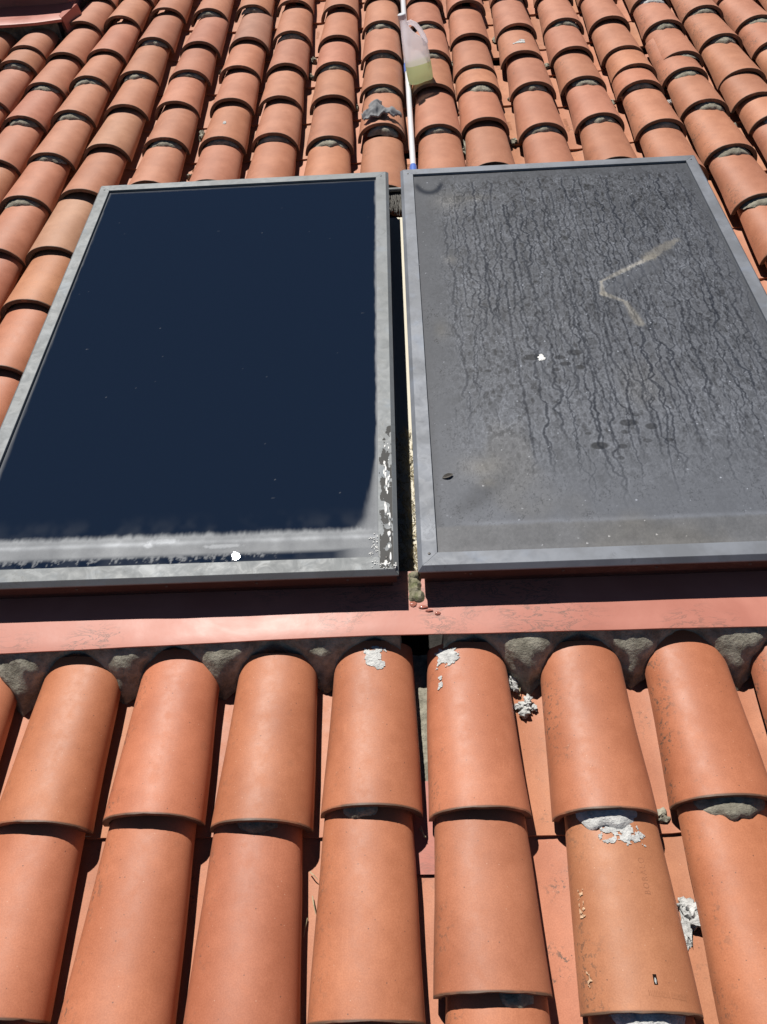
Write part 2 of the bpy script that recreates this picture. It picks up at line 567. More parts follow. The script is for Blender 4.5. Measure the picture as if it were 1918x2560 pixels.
# lower rims of the cover tiles, column by column, measured up the slope: (sideways shift, y)
RIMS = {
    -9: [(.01, 2.55), (.008, 2.86), (.0, 3.19), (.01, 3.50)],
    -8: [(.0, 2.63), (.003, 2.97), (.013, 3.345), (.013, 3.502)],
    -7: [(.0, 2.12), (-.004, 2.441), (0, 2.784), (.004, 3.095), (.012, 3.407), (.006, 3.774), (.0, 4.12), (.0, 4.44)],
    -6: [(-.02, 1.51), (-.02, 1.836), (-.019, 2.16), (-.009, 2.466), (-.011, 2.814), (-.018, 3.136), (-.010, 3.423), (-.020, 3.815), (-.015, 4.13), (-.01, 4.45)],
    -5: [(-.03, .31), (-.03, .62), (-.03, .935), (-.03, 1.246), (-.031, 1.546), (-.035, 1.829), (-.022, 2.186), (-.011, 2.514), (-.006, 2.843), (-.020, 3.165), (-.015, 3.527), (-.020, 3.889), (-.016, 4.21), (-.01, 4.52)],
    -4: [(.003, 2.22), (.005, 2.543), (-.003, 2.853), (.001, 3.149), (.004, 3.45), (-.008, 3.845), (-.01, 4.17), (-.01, 4.50)],
    -3: [(.016, 2.21), (.018, 2.529), (.017, 2.852), (.012, 3.167), (.018, 3.47), (-.004, 3.865), (0, 4.18), (0, 4.53)],
    -2: [(.012, 2.20), (.013, 2.538), (.007, 2.85), (.008, 3.163), (.005, 3.512), (-.010, 3.90), (-.01, 4.22)],
    -1: [(.017, 2.17), (.018, 2.493), (.013, 2.838), (.012, 3.152), (.013, 3.44), (.009, 3.808), (.005, 4.12), (.004, 4.43)],
    0: [(.012, 2.124), (.007, 2.575), (.006, 2.915), (.005, 3.248), (.003, 3.580), (.006, 3.93), (.006, 4.25)],
    1: [(.018, 2.21), (.016, 2.545), (.008, 2.895), (.010, 3.225), (.0, 3.545), (.002, 3.87), (.004, 4.19)],
    2: [(-.012, 2.24), (-.013, 2.582), (-.013, 2.889), (-.017, 3.052), (-.014, 3.385), (-.009, 3.776), (-.008, 4.09), (-.008, 4.40)],
    3: [(-.007, 2.19), (-.008, 2.516), (-.006, 2.865), (-.015, 3.171), (-.010, 3.467), (-.005, 3.864), (0, 4.18)],
    4: [(.006, 2.24), (.004, 2.572), (-.006, 2.895), (-.010, 3.187), (-.003, 3.498), (0, 3.85), (.003, 4.17)],
    5: [(.010, 2.18), (.010, 2.501), (.001, 2.83), (.005, 2.978), (-.004, 3.167), (-.006, 3.492), (0, 3.84), (.0, 4.15)],
    6: [(.02, 1.37), (.018, 1.675), (.008, 1.963), (.002, 2.296), (.0, 2.644), (-.008, 2.929), (.008, 3.077), (.014, 3.416), (.018, 3.722), (.01, 4.04), (.01, 4.35)],
    7: [(.01, 1.86), (.013, 2.18), (.012, 2.505), (-.005, 2.676), (.001, 2.889), (.008, 3.24), (.011, 3.561), (.01, 3.88), (.01, 4.19)],
    8: [(.0, 2.20), (.0, 2.52), (.001, 2.84), (.001, 3.155), (0, 3.415), (0, 3.74), (.0, 4.05)],
    9: [(.01, 2.92), (.005, 3.24), (.0, 3.56), (.0, 3.88)],
}
LOW = {-5: [(.012, .004), (.01, -.30)], -4: [(.012, .006), (.01, -.302)], -3: [(.016, .005), (.016, -.290), (.014, -.60)], -2: [(.014, .016), (.012, -.318), (.01, -.63)],
       -1: [(.006, .003), (.004, -.318), (.004, -.63)], 0: [(-.003, .027), (-.008, -.294), (-.008, -.60)],
       1: [(-.016, .020), (-.016, -.257), (-.014, -.57)], 2: [(-.001, .016), (.004, -.284), (.004, -.60)], 3: [(.004, .035), (.004, -.315), (.004, -.62)],
       4: [(.006, .02), (.006, -.30)]}

C_BASE = (0.495, 0.177, 0.090)


def tint(c, k):
    j = lambda s: 1 + random.uniform(-s, s)
    b = j(0.075)
    return (min(1, c[0] * b * j(.02) * k[0]), min(1, c[1] * b * j(.035) * k[1]), min(1, c[2] * b * j(.05) * k[2]), 1)


PALE = {(-6, 2.466): (1.06, 1.12, 1.12), (-5, 1.829): (1.06, 1.35, 1.35), (-5, 2.514): (1.03, 1.2, 1.2), (2, -.284): (1.02, 1.22, 1.16),
        (5, 2.83): (1.2, 1.15, 1.1), (-3, 3.47): (0.80, 0.92, 1.05), (5, 2.978): (1.12, 1.12, 1.05), (-5, 1.546): (1.05, 1.12, 1.0)}
tiles = {}


def put_tile(c, dx, y, me, upper_y=None, below=None):
    # a tile that overlaps the one below by a lot rides up on it
    lift = 0.0
    if below is not None:
        s = y - below
        lift = max(0.0, h_at(s) + 0.0035 + TH - H0)
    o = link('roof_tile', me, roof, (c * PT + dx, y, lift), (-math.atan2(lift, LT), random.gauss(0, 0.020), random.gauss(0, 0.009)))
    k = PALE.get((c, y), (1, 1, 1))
    up = max(0.0, min(1.0, (y - 0.2) / 2.0))  # paler tint up the slope: dust plus grazing sheen put into the colour
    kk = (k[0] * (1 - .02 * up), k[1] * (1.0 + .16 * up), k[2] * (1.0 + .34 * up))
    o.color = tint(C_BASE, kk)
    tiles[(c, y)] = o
    return o


for c, rows in RIMS.items():
    rows = sorted(rows, key=lambda r: r[1])
    for i, (dx, y) in enumerate(rows):
        put_tile(c, dx, y, random.choice(COVER), below=rows[i - 1][1] if i else None)
for c, rows in LOW.items():
    rows = sorted(rows, key=lambda r: -r[1])
    for i, (dx, y) in enumerate(rows):
        put_tile(c, dx, y, random.choice(COVER_CUT) if i == 0 else random.choice(COVER), below=rows[i + 1][1] if i + 1 < len(rows) else None)

# pan tiles in the valleys
pans = []
for c in range(-10, 9):
    l, r = RIMS.get(c), RIMS.get(c + 1)
    if c == 5:
        l = r
    ys = sorted([q[1] for q in (l or r)], key=float)
    # even courses, near the rims of the column on the left
    yy = []
    for y in ys:
        if not yy or y - yy[-1] > 0.22:
            yy.append(y)
    for y in yy:
        o = link('pan_tile', random.choice(PANM), roof, ((c + .5) * PT + random.gauss(0, .004), y - 0.012 + random.gauss(0, .012), -.006 + random.gauss(0, .001)), (0, random.gauss(0, .015), random.gauss(0, .006)))
        o.color = tint((0.52, 0.215, 0.115), (1, 1, 1))
        pans.append((c, o))
for c in range(-5, 4):
    for y in ((-.60, -.295, .01) if c != 0 else (-.62, -.31)):
        o = link('pan_tile', random.choice(PANM), roof, ((c + .5) * PT + random.gauss(0, .002), y - 0.004 + random.gauss(0, .006), 0), (0, random.gauss(0, .012), random.gauss(0, .004)))
        o.color = tint((0.53, 0.212, 0.112), (1, 1, 1))
        pans.append((c, o))


# mortar bedded under the rims: a lumpy crescent between a tile and the one below it
def crescent(seed, t0, t1, out, s_ref, thick=1.0):
    n, m = 22, 5
    v, f = [], []
    off = Vector((seed * 7.7, 1.1, seed * 2.2))
    h_lo, a_lo = h_at(s_ref), a_at(s_ref)
    for i in range(n + 1):
        t = t0 + (t1 - t0) * i / n
        edge = math.sin(math.pi * i / n) ** 0.6
        prot = 1.0 * out * edge * (0.75 + 0.5 * mnoise.noise(Vector((t * 3.0, 0, 0)) + off)) + 0.002
        for j in range(m + 1):
            w = j / m
            ang = w * math.pi * 0.5
            rr = 1.0 - 0.12 * 0
            k_ = min(1.0, math.sin(ang) * 1.35) ** .55
            hh = (h_lo + 0.0005) + (H0 - TH - 0.0015 - h_lo) * k_ * thick * max(edge, .15)
            aa = (a_lo + 0.0005) + (A0 - TH - 0.0015 - a_lo) * k_ * thick * max(edge, .15)
            y = -prot * (1 - max(0.0, (w - .25) / .75) ** 1.2) - 0.001 + 0.020 * w
            d = 0.0022 * mnoise.noise(Vector((t * 16, w * 5, 0)) + off) + 0.0012 * mnoise.noise(Vector((t * 45, w * 14, 5)) + off)
            v.append(((aa + d) * math.cos(t), y + d * 1.5, (hh + d) * math.sin(t)))
    W = m + 1
    for i in range(n):
        for j in range(m):
            f.append((i * W + j, i * W + j + 1, (i + 1) * W + j + 1, (i + 1) * W + j))
    return v, f


mort_spec = {(-7, 2.784): .030, (-7, 3.095): .030, (-6, 2.16): .036, (-6, 2.466): .022, (-6, 3.136): .032, (-6, 2.814): .03, (-5, 2.514): .0, (-4, 2.543): .030, (-4, 3.845): .026, (-4, 3.149): .02,
             (-5, 3.165): .03, (-5, 3.527): .02, (-1, 2.493): .042, (-1, 3.152): .02, (0, 2.575): .032, (0, 2.915): .026, (0, 3.248): .018, (0, 3.58): .032, (1, 3.545): .034, (1, 3.225): .032,
             (1, 2.545): .026, (2, 2.889): .040, (2, 3.052): .028, (3, 2.516): .024, (3, 2.865): .020, (4, 2.895): .032, (4, 2.572): .026, (4, 3.498): .03, (5, 2.501): .014, (5, 2.83): .012,
             (6, 2.296): .040, (6, 2.644): .044, (6, 1.963): .044, (6, 3.077): .02, (6, 2.929): .04, (6, 3.416): .034, (6, 3.722): .046, (7, 3.24): .040, (7, 3.561): .034, (7, 2.505): .046, (8, 3.155): .04, (8, 3.415): .04,
             (-8, 3.345): .026, (-8, 2.97): .03, (-2, 2.538): .012, (-3, 2.529): .014, (-2, 3.512): .014, (-3, 3.865): .02, (3, 3.864): .03, (5, 3.84): .03}
for (c, y), out in mort_spec.items():
    if (c, y) not in tiles or out <= 0:
        continue
    rows = sorted(q[1] for q in RIMS[c])
    k = rows.index(y)
    s = (y - rows[k - 1]) if k else 0.32
    lo, hi = random.uniform(.16, .3), random.uniform(.70, .84)
    t0, t1 = math.pi * lo, math.pi * hi
    if c <= -1:
        t0, t1 = math.pi * .18, math.pi * random.uniform(.72, .82)
    v, f = crescent(c * 3 + y, t0, t1, out, max(s, .24))
    white = (c, y) in ((6, 3.722), (7, 2.505))
    link('mortar', mesh('mortar', v, f, M['mortar_white'] if white else M['mortar'], True, 60), tiles[(c, y)])


def lump_band(seed, c, y, s, t0, t1, out, mat, k=1.0):
    v, f = crescent(seed, t0, t1, out, s, k)
    o = link('mortar', mesh('mortar', v, f, mat, True, 60), tiles[(c, y)])
    return o


lump_band(3, 2, .016, .30, math.pi * .26, math.pi * .74, .034, M['mortar_white'])
lump_band(4, 2, -.284, .31, math.pi * .25, math.pi * .75, .040, M['mortar_white'])
lump_band(5, 3, .035, .33, math.pi * .20, math.pi * .80, .036, M['mortar'])
lump_band(6, 0, .027, .32, math.pi * .45, math.pi * .72, .018, M['mortar'])
lump_band(7, 1, -.257, .31, math.pi * .16, math.pi * .48, .034, M['mortar'])
lump_band(8, -1, .003, .32, math.pi * .36, math.pi * .66, .012, M['mortar_dark'])


# smears and dabs with ragged edges lying on a tile (one small shell each)
def smear(c, y, s0, s1, t0, t1, mat, thr=0.0, seed=1, step=0.0013, up=0.0008, name='mortar_smear', fade=None, sc=60.0):
    o = tiles[(c, y)]
    v, f, idx = [], [], {}
    ns = max(3, int((s1 - s0) / step))
    nt = max(3, int((t1 - t0) * 0.07 / step))
    off = Vector((seed * 9.1, seed * 3.7, 2.0))

    def vid(i, j):
        if (i, j) not in idx:
            s = s0 + (s1 - s0) * i / ns
            t = t0 + (t1 - t0) * j / nt
            a, h = a_at(s) + up, h_at(s) + up
            cx, sz = math.cos(t), math.sin(t)
            hh = up * (1 + 1.2 * mnoise.noise(Vector((s * 300, t * 20, 0)) + off))
            idx[(i, j)] = len(v)
            v.append(((a + hh) * math.copysign(abs(cx) ** .94, cx), s, (h + hh) * abs(sz) ** .94))
        return idx[(i, j)]
    for i in range(ns):
        for j in range(nt):
            a, b = (i + .5) / ns, (j + .5) / nt
            e = min(1, 4 * min(a, 1 - a)) * min(1, 4 * min(b, 1 - b))
            s = s0 + (s1 - s0) * a
            t = t0 + (t1 - t0) * b
            q = fbm(Vector((s * sc, t * 0.07 * sc, 0)) + off, 4)
            if q + (e - 0.55) * 1.1 > thr:
                f.append((vid(i, j), vid(i, j + 1), vid(i + 1, j + 1), vid(i + 1, j)))
    if f:
        link(name, mesh(name, v, f, mat, True, 60), o)


smear(2, -.284, .240, .288, math.pi * .32, math.pi * .64, M['mortar_white'], .16, 2, sc=90)
smear(0, .027, .268, .336, math.pi * .40, math.pi * .58, M['mortar_white'], .05, 5)
smear(1, .020, .285, .336, math.pi * .55, math.pi * .78, M['mortar_white'], .0, 6)
smear(1, .020, .235, .275, math.pi * .70, math.pi * .76, M['mortar_white'], .22, 8)
smear(-3, 2.529, .115, .150, math.pi * .465, math.pi * .51, M['mortar_white'], -.1, 9, sc=30)
smear(3, 3.171, .09, .15, math.pi * .40, math.pi * .64, M['mortar_white'], .22, 12, sc=35)
M['paint_fleck'] = mat_plain('pale_scratch', (0.70, 0.47, 0.30), 0.7, 0.3)
smear(2, -.284, .12, .19, math.pi * .78, math.pi * .88, M['paint_fleck'], .62, 15, name='scratch', sc=130)
smear(2, -.284, .02, .07, math.pi * .79, math.pi * .87, M['paint_fleck'], .66, 16, name='scratch', sc=130)


# lettering pressed into the tiles
def text_mesh(body, size, name='lettering'):
    cu = bpy.data.curves.new(name, 'FONT')
    cu.body = body
    cu.size = size
    cu.extrude = 0.0
    cu.align_x = 'CENTER'
    cu.align_y = 'CENTER'
    cu.resolution_u = 3
    cu.space_character = 1.3
    ob = bpy.data.objects.new(name, cu)
    COL.objects.link(ob)
    dg = bpy.context.evaluated_depsgraph_get()
    me = bpy.data.meshes.new_from_object(ob.evaluated_get(dg))
    bpy.data.objects.remove(ob)
    bpy.data.curves.remove(cu)
    return me


def wrap_text(body, size, c, y, s, t, spin, up=0.0006):
    me = text_mesh(body, size)
    cs, sn = math.cos(spin), math.sin(spin)
    for vt in me.vertices:
        px, py = vt.co.x * cs - vt.co.y * sn, vt.co.x * sn + vt.co.y * cs
        ss = s + py
        a, h = a_at(ss), h_at(ss)
        tt = t - px / (0.5 * (a + h))
        cx, sz = math.cos(tt), math.sin(tt)
        vt.co = ((a + up) * math.copysign(abs(cx) ** .94, cx), ss, (h + up) * abs(sz) ** .94)
    me.materials.clear()
    me.materials.append(M['stamp'])
    link('lettering', me, tiles[(c, y)])


wrap_text('BORALO', 0.0125, 2, -.284, .195, math.pi * .40, math.pi / 2, 0.0004)
# worn maker's stamp near the rim, unreadable: upright ticks only
mb = MB()
for k in range(26):
    if k in (12,):
        continue
    tt = math.pi * (.30 + .20 * k / 25)
    ss = .018 + .0006 * k * .3
    for (q0, q1) in ((0, 1),) if k % 3 else ((0, .45), (.6, 1)):
        vs_ = []
        for dt, ds in ((-.0035, q0), (.0035, q0), (.0035, q1), (-.0035, q1)):
            s_ = ss + .0075 * ds
            a, h = a_at(s_) + .0004, h_at(s_) + .0004
            cx, sz = math.cos(tt + dt), math.sin(tt + dt)
            vs_.append((a * math.copysign(abs(cx) ** .94, cx), s_, h * abs(sz) ** .94))
        mb.add(vs_, [(0, 1, 2, 3)])
link('worn_stamp', mb.mesh('worn_stamp', M['stamp'], False), tiles[(2, -.284)])
# nail hole with a bit of white in it
def on_tile(s, t, up):
    a, h = a_at(s) + up, h_at(s) + up
    cx, sz = math.cos(t), math.sin(t)
    return (a * math.copysign(abs(cx) ** .94, cx), s, h * abs(sz) ** .94)


M['hole'] = mat_plain('hole_dark', (0.012, 0.007, 0.006), 0.9, 0.1)
q = [on_tile(s, t, .0004) for s, t in ((.037, 1.475), (.037, 1.415), (.051, 1.415), (.051, 1.475))]
h_ = link('nail_hole', mesh('nail_hole', q, [(0, 1, 2, 3)], M['hole'], False), tiles[(2, -.284)])
mb = MB()
mb.blob(on_tile(.042, 1.445, .0003), (.0016, .0042, .0010), 2, .4, 3)
link('mortar', mb.mesh('mortar', M['mortar_white']), tiles[(2, -.284)])


# worn stamps on pan tiles: short ticks in a row up the tile, too worn to read; and one clear number
def pan_at(c, y):
    best = None
    for (cc, o) in pans:
        if cc == c and o.location.y <= y and (best is None or o.location.y > best.location.y):
            best = o
    return best


def pan_z(x, s):
    return -0.022 - 0.010 * s / LT + 0.022 * abs(x / .086) ** 2.3 + .0012


for (c, x, y, L) in ((-4, .012, 2.461, .10), (-3, .016, 2.498, .09), (-4, .010, 3.008, .06), (-2, .004, 3.757, .09), (3, .0, 2.714, .11), (2, -.004, 2.726, .07), (0, .0, 2.436, .06)):
    o = pan_at(c, y - L / 2)
    if o is None:
        continue
    mb = MB()
    y0 = y - o.location.y - L / 2
    k = 0
    while k * .0046 < L:
        w0 = x - .007 + random.choice((0, 0, .004))
        w1 = x + .007 - random.choice((0, 0, .005))
        yy = y0 + k * .0046
        if random.random() < .86:
            mb.add([(w0, yy, pan_z(w0, yy)), (w1, yy, pan_z(w1, yy)), (w1, yy + .0022, pan_z(w1, yy)), (w0, yy + .0022, pan_z(w0, yy))], [(0, 1, 2, 3)])
        k += 1
    link('worn_stamp', mb.mesh('worn_stamp', M['stamp'], False), o)
o = pan_at(2, .0)
if o is not None:
    me = text_mesh('15', .016)
    for vt in me.vertices:
        px, py = -vt.co.y, vt.co.x
        px, py = px + .008, py + .012 - o.location.y
        vt.co = (px, py, pan_z(px, py))
    me.materials.clear()
    me.materials.append(M['stamp'])
    link('lettering', me, o)

# grey mortar dabbed over pan joints in the valleys
for k, (x, y, a, b) in enumerate(((.524, 2.575, .014, .022), (.545, 2.94, .013, .018), (.945, 2.86, .013, .018), (.535, 3.56, .014, .022), (-.312, 3.443, .011, .02), (-.310, 3.251, .011, .016), (.30, 3.92, .014, .03),
                                 (.922, 2.592, .014, .010), (.935, 3.03, .014, .014), (1.185, 3.0, .012, .016), (-.737, 2.754, .012, .024), (.315, 3.30, .011, .02), (.735, 3.25, .012, .014), (-.105, 2.93, .010, .018), (1.37, 2.62, .012, .02), (-.73, 3.35, .011, .016), (.528, .030, .012, .014), (-.735, 2.43, .010, .012))):
    mb = MB()
    for q_ in range(4):
        mb.blob((random.uniform(-.6, .6) * a, random.uniform(-.9, .9) * b, 0), (a * random.uniform(.6, .9), b * random.uniform(.45, .8), .010), 2, 1.0, k * 3.3 + q_)
    link('mortar_dab', mb.mesh('mortar_dab', M['mortar'], True, 70), roof, (x, y, -.024))

# ------------------------------------------------------------------ flashing under the collectors


def y_flash(x):
    d = x - .02
    return .3650 + .0155 * d - .0148 * (math.sqrt(d * d + .02 * .02) - .02)


def flashing():
    nx, ny = 150, 10
    prof = [(.004, -.0045), (.0, -.0035), (0.0, .0)] + [(.012 + .142 * (k / 8) ** 1.2, .001 - .002 * k / 8) for k in range(9)]
    v, f = [], []
    for i in range(nx + 1):
        x = -1.02 + 2.14 * i / nx
        for (py, pz) in prof:
            w = .0022 * mnoise.noise(Vector((x * 3.1, py * 6, 1.0))) + .0010 * mnoise.noise(Vector((x * 11, py * 14, 4.0)))
            fr = .0015 * mnoise.noise(Vector((x * 2.2, 9.0, 1.0))) if py < .003 else 0
            v.append((x, py + fr + y_flash(x), pz + w))
    W = len(prof)
    for i in range(nx):
        for j in range(W - 1):
            f.append((i * W + j, i * W + j + 1, (i + 1) * W + j + 1, (i + 1) * W + j))
    o = link('roof_flashing', mesh('roof_flashing', v, f, M['flashing'], True, 50), None, (0, 0, .076))
    tag(o, 'salmon red painted metal flashing strip running below both solar collectors', 'flashing')
    return o


flashing()


def bedding():
    """mortar packed under the flashing and between the heads of the tiles"""
    x0, x1, nx, ny = -1.0, 1.06, 420, 16
    v, f = [], []
    hole = lambda x: max(0.0, 1 - abs(x - .098) / .040)
    for i in range(nx + 1):
        x = x0 + (x1 - x0) * i / nx
        yf = y_flash(x)
        ph = (x / PT + .5) % 1.0
        val = 1 - abs(ph - .5) * 2          # 1 above a tile, 0 in the valley
        deep = (1 - val) ** 1.3
        cav = {-5: 1.0, -4: .95, -3: .55, -2: .2, -1: .05, 0: 0, 1: 1.0, 2: .45, 3: .85, 4: .5}.get(math.floor(x / PT), .5)      # how full this valley is packed
        cav += .35 * mnoise.noise(Vector((x * 13, 1.4, 8.0)))
        cav = min(1.0, max(0.0, cav))
        toe = .014 + .060 * deep * (0.85 + .4 * mnoise.noise(Vector((x * 7, .4, 2.2)))) + .008 * mnoise.noise(Vector((x * 21, 3.0, 0)))
        for j in range(ny + 1):
            w = j / ny
            zz = .073 - (.077 + .026 * deep) * w
            sl = (.20 + .56 * deep ** .7) * (.88 + .26 * cav)
            yy = yf + .010 * (1 - w * 4 if w < .25 else 0) - sl * (.075 - zz) - .016 * cav * math.sin(math.pi * min(1, w * 1.15)) * deep + .020 * max(0, 1 - 1.6 * deep)
            d = .0045 * mnoise.noise(Vector((x * 14, yy * 14, zz * 10))) + .0016 * fbm((x * 60, yy * 60, 3), 3) + .006 * (.4 - abs(mnoise.noise(Vector((x * 17 + zz * 22, zz * 9, 5.0)))))
            d2 = .008 * max(0, mnoise.noise(Vector((x * 9.0, yy * 9, 6.0)))) * min(1, w * 4)
            d *= min(1, w * 5)
            v.append((x, yy - d * 1.2 - d2 * .6, zz + d * .8 + d2 * .3 - .10 * (hole(x) > 0)))
    W = ny + 1
    for i in range(nx):
        xm = x0 + (x1 - x0) * (i + .5) / nx
        if hole(xm) > 0:
            continue
        for j in range(ny):
            f.append((i * W + j, i * W + j + 1, (i + 1) * W + j + 1, (i + 1) * W + j))
    link('mortar_bedding', mesh('mortar_bedding', v, f, M['mortar'], True, 60), roof)


bedding()

# grey fibrous mortar in the valley that lost its pan tile
v, f = [], []
for i in range(60):
    y = .07 + .30 * i / 59
    for j in range(9):
        x = .066 + .068 * j / 8
        v.append((x, y, -.024 + .004 * fbm((x * 90, y * 60, 2), 4) + .003 * mnoise.noise(Vector((x * 200, y * 160, 0)))))
for i in range(59):
    for j in range(8):
        f.append((i * 9 + j, i * 9 + j + 1, (i + 1) * 9 + j + 1, (i + 1) * 9 + j))
link('mortar_fill', mesh('mortar_fill', v, f, M['mortar'], True, 60), roof)
v, f = box_vf(.060, .125, -.066, .10, -.0235, -.0215)
link('flashing_tab', mesh('flashing_tab', v, f, M['kerb'], False), roof)


# ------------------------------------------------------------------ solar collectors
PW, PL, PANG = .958, 1.595, .0114
ZT = .150
LIP = .033
GZ = .143


def blur(a, r):
    R_ = int(3 * r)
    k = np.exp(-np.arange(-R_, R_ + 1) ** 2 / (2.0 * r * r))
    k = k / k.sum()
    p = len(k) // 2
    b = np.pad(a, p, mode='edge')
    b = np.apply_along_axis(lambda m: np.convolve(m, k, 'valid'), 0, b)
    return np.apply_along_axis(lambda m: np.convolve(m, k, 'valid'), 1, b)


def vnoise(nv, nu, cv, cu, oct=3, gain=.55):
    """smooth value noise, cv x cu cells over the array"""
    out = np.zeros((nv, nu))
    amp, tot = 1.0, 0.0
    for o in range(oct):
        gv, gu = int(cv * 2 ** o) + 2, int(cu * 2 ** o) + 2
        g = rng.random((gv, gu))
        y = np.linspace(0, gv - 1.001, nv)
        x = np.linspace(0, gu - 1.001, nu)
        yi, xi = y.astype(int), x.astype(int)
        fy, fx = (y - yi)[:, None], (x - xi)[None, :]
        fy, fx = fy * fy * (3 - 2 * fy), fx * fx * (3 - 2 * fx)
        a = g[yi][:, xi] * (1 - fy) * (1 - fx) + g[yi + 1][:, xi] * fy * (1 - fx) + g[yi][:, xi + 1] * (1 - fy) * fx + g[yi + 1][:, xi + 1] * fy * fx
        out += a * amp
        tot += amp
        amp *= gain
    return out / tot


def sst(x, a, b):
    t = np.clip((x - a) / (b - a), 0, 1)
    return t * t * (3 - 2 * t)


GW, GL = PW - 2 * LIP + .004, PL - 2 * LIP + .004


def dirty(step):
    nu, nv = int(GW / step), int(GL / step)
    U = np.linspace(0, GW, nu)[None, :] * np.ones((nv, 1))
    V = np.linspace(0, GL, nv)[:, None] * np.ones((1, nu))
    ch = np.zeros((nv, nu))

    def stamp(u, v, w, depth):
        r = int(w / step) + 2
        iu, iv = int(u / step), int(v / step)
        a0, a1, b0, b1 = max(0, iv - r), min(nv, iv + r + 1), max(0, iu - r), min(nu, iu + r + 1)
        if a0 >= a1 or b0 >= b1:
            return
        d = np.hypot(U[a0:a1, b0:b1] - u, V[a0:a1, b0:b1] - v)
        ch[a0:a1, b0:b1] = np.maximum(ch[a0:a1, b0:b1], depth * np.clip(1.35 - d / w, 0, 1))

    def run(u, v, vend, w, depth, lean, jag):
        k, tgt, hold = 0.0, 0.0, 0
        ph, u0 = random.random() * 50, u
        while v > vend and 0 < u < GW:
            if hold <= 0 and random.random() < .012:
                tgt, hold = random.choice((-1, 1)) * random.uniform(.6, 1.3), random.randint(4, 14)
            hold -= 1
            if hold <= 0:
                tgt = lean
            k += (tgt - k) * .4
            v -= step * .7
            u += (k - 14 * (u - u0) + .45 * mnoise.noise(Vector((v * 45, ph, 0))) + 1.5 * mnoise.noise(Vector((v * 210, ph, 3)))) * step * .7
            fade = min(1, (v - vend) / .12 + .25)
            ww = w * (.8 + .55 * mnoise.noise(Vector((u * 120, v * 90, 1.0)))) * (.6 + .4 * fade)
            stamp(u, v, max(ww, step * .6), depth * fade)
            if random.random() < .0012 and w > .0016:
                run(u, v, max(vend, v - random.uniform(.03, .2)), w * .6, depth * .9, random.choice((-.25, .25)), jag)

    for i in range(50):
        u = .07 + .82 * (i + .5 + random.uniform(-.32, .32)) / 50
        top = GL - .05 - random.random() ** 2 * .30
        run(u, top, random.uniform(.05, .42) * (1.0 if u > .3 else 1.7), random.choice((.0018, .0022, .0028, .0036)), random.uniform(.6, 1.0), -.03, .35)
    for i in range(420):
        u = random.uniform(.03, GW - .02)
        top = random.uniform(.25, GL - .05)
        run(u, top, top - random.uniform(.02, .13), random.uniform(.0012, .0026), random.uniform(.35, .85), -.04, .5)
    b1 = blur(ch, 1.4)
    rim = np.clip(b1 * 2.2 - ch * 2.6, 0, 1)
    # outlines of dried drops: thin curling contours
    n1 = vnoise(nv, nu, 62, 70, 3, .6)
    n2 = vnoise(nv, nu, 130, 120, 2, .6)
    cont = np.exp(-((n1 - .5) / .042) ** 2)
    cell = np.exp(-((n2 - .52) / .05) ** 2)
    big = vnoise(nv, nu, 5, 4, 4, .55)
    mid = vnoise(nv, nu, 26, 18, 3, .6)
    grain = vnoise(nv, nu, 260, 230, 2, .7)
    vv, uu = V / GL, U / GW
    wet = sst(vv, .03, .26) * sst(uu, .02, .16) * (1 - .75 * sst(vv, .95, .985)) * (1 - .5 * sst(uu, .90, 1.0))
    lum = .080 + .030 * (big - .5) + .034 * (mid - .5) + .030 * (grain - .5)
    lum += .020 * sst(1 - vv, .1, .5) + .046 * sst(1 - vv, .5, .95)                       # more silt has settled lower down
    lum += .10 * rim * (.35 + .65 * wet) * (.5 + mid)
    lum += .062 * cont * wet * (.3 + 1.2 * mid) + .034 * cell * wet
    lum -= .036 * sst(n2, .54, .64) * wet + .026 * sst(n1, .56, .64) * wet
    # crazed silt in the lower left
    crz = np.exp(-((vnoise(nv, nu, 95, 80, 3, .65) - .5) / .02) ** 2)
    lum -= .085 * crz * (1 - .6 * wet) * sst(mid, .35, .6) * sst(1 - vv, .2, .5)
    dens = .68 + .32 * sst(vnoise(nv, nu, 4, 7, 3), .3, .62)
    chan = np.clip(.55 * ch * 1.25 + .45 * blur(ch, 1.0) * 1.5, 0, 1) * (.15 + .85 * wet) * dens
    lum = lum * (1 - .56 * chan) + .0 * chan
    cov = .92 - .35 * chan
    tr = np.ones((nv, nu))                                    # warm shift
    # smooth rim of dust along the edges
    ed = np.minimum(U, GW - U)
    e = 1 - sst(ed + .004 * (mid - .5), .004, .024)
    lum = lum * (1 - .7 * e) + .088 * .7 * e
    # band of dust that dried above the bottom rail
    yb = .074 + .006 * (vnoise(nv, nu, 3, 30, 3) - .5) - .0 * U
    band = 1 - sst(V, yb - .006, yb + .004)
    lum = lum * (1 - .85 * band) + (.150 + .07 * (mid - .5) + .05 * (grain - .5)) * .85 * band
    line = np.exp(-((V - yb - .004) / .006) ** 2) * sst(U, .03, .12)
    lum += .050 * line * (.5 + mid)
    line2 = np.exp(-((V - .012) / .007) ** 2)
    lum += .02 * line2
    warm = .30 * band + .3 * sst(big, .55, .75) * sst(1 - vv, .3, .9)
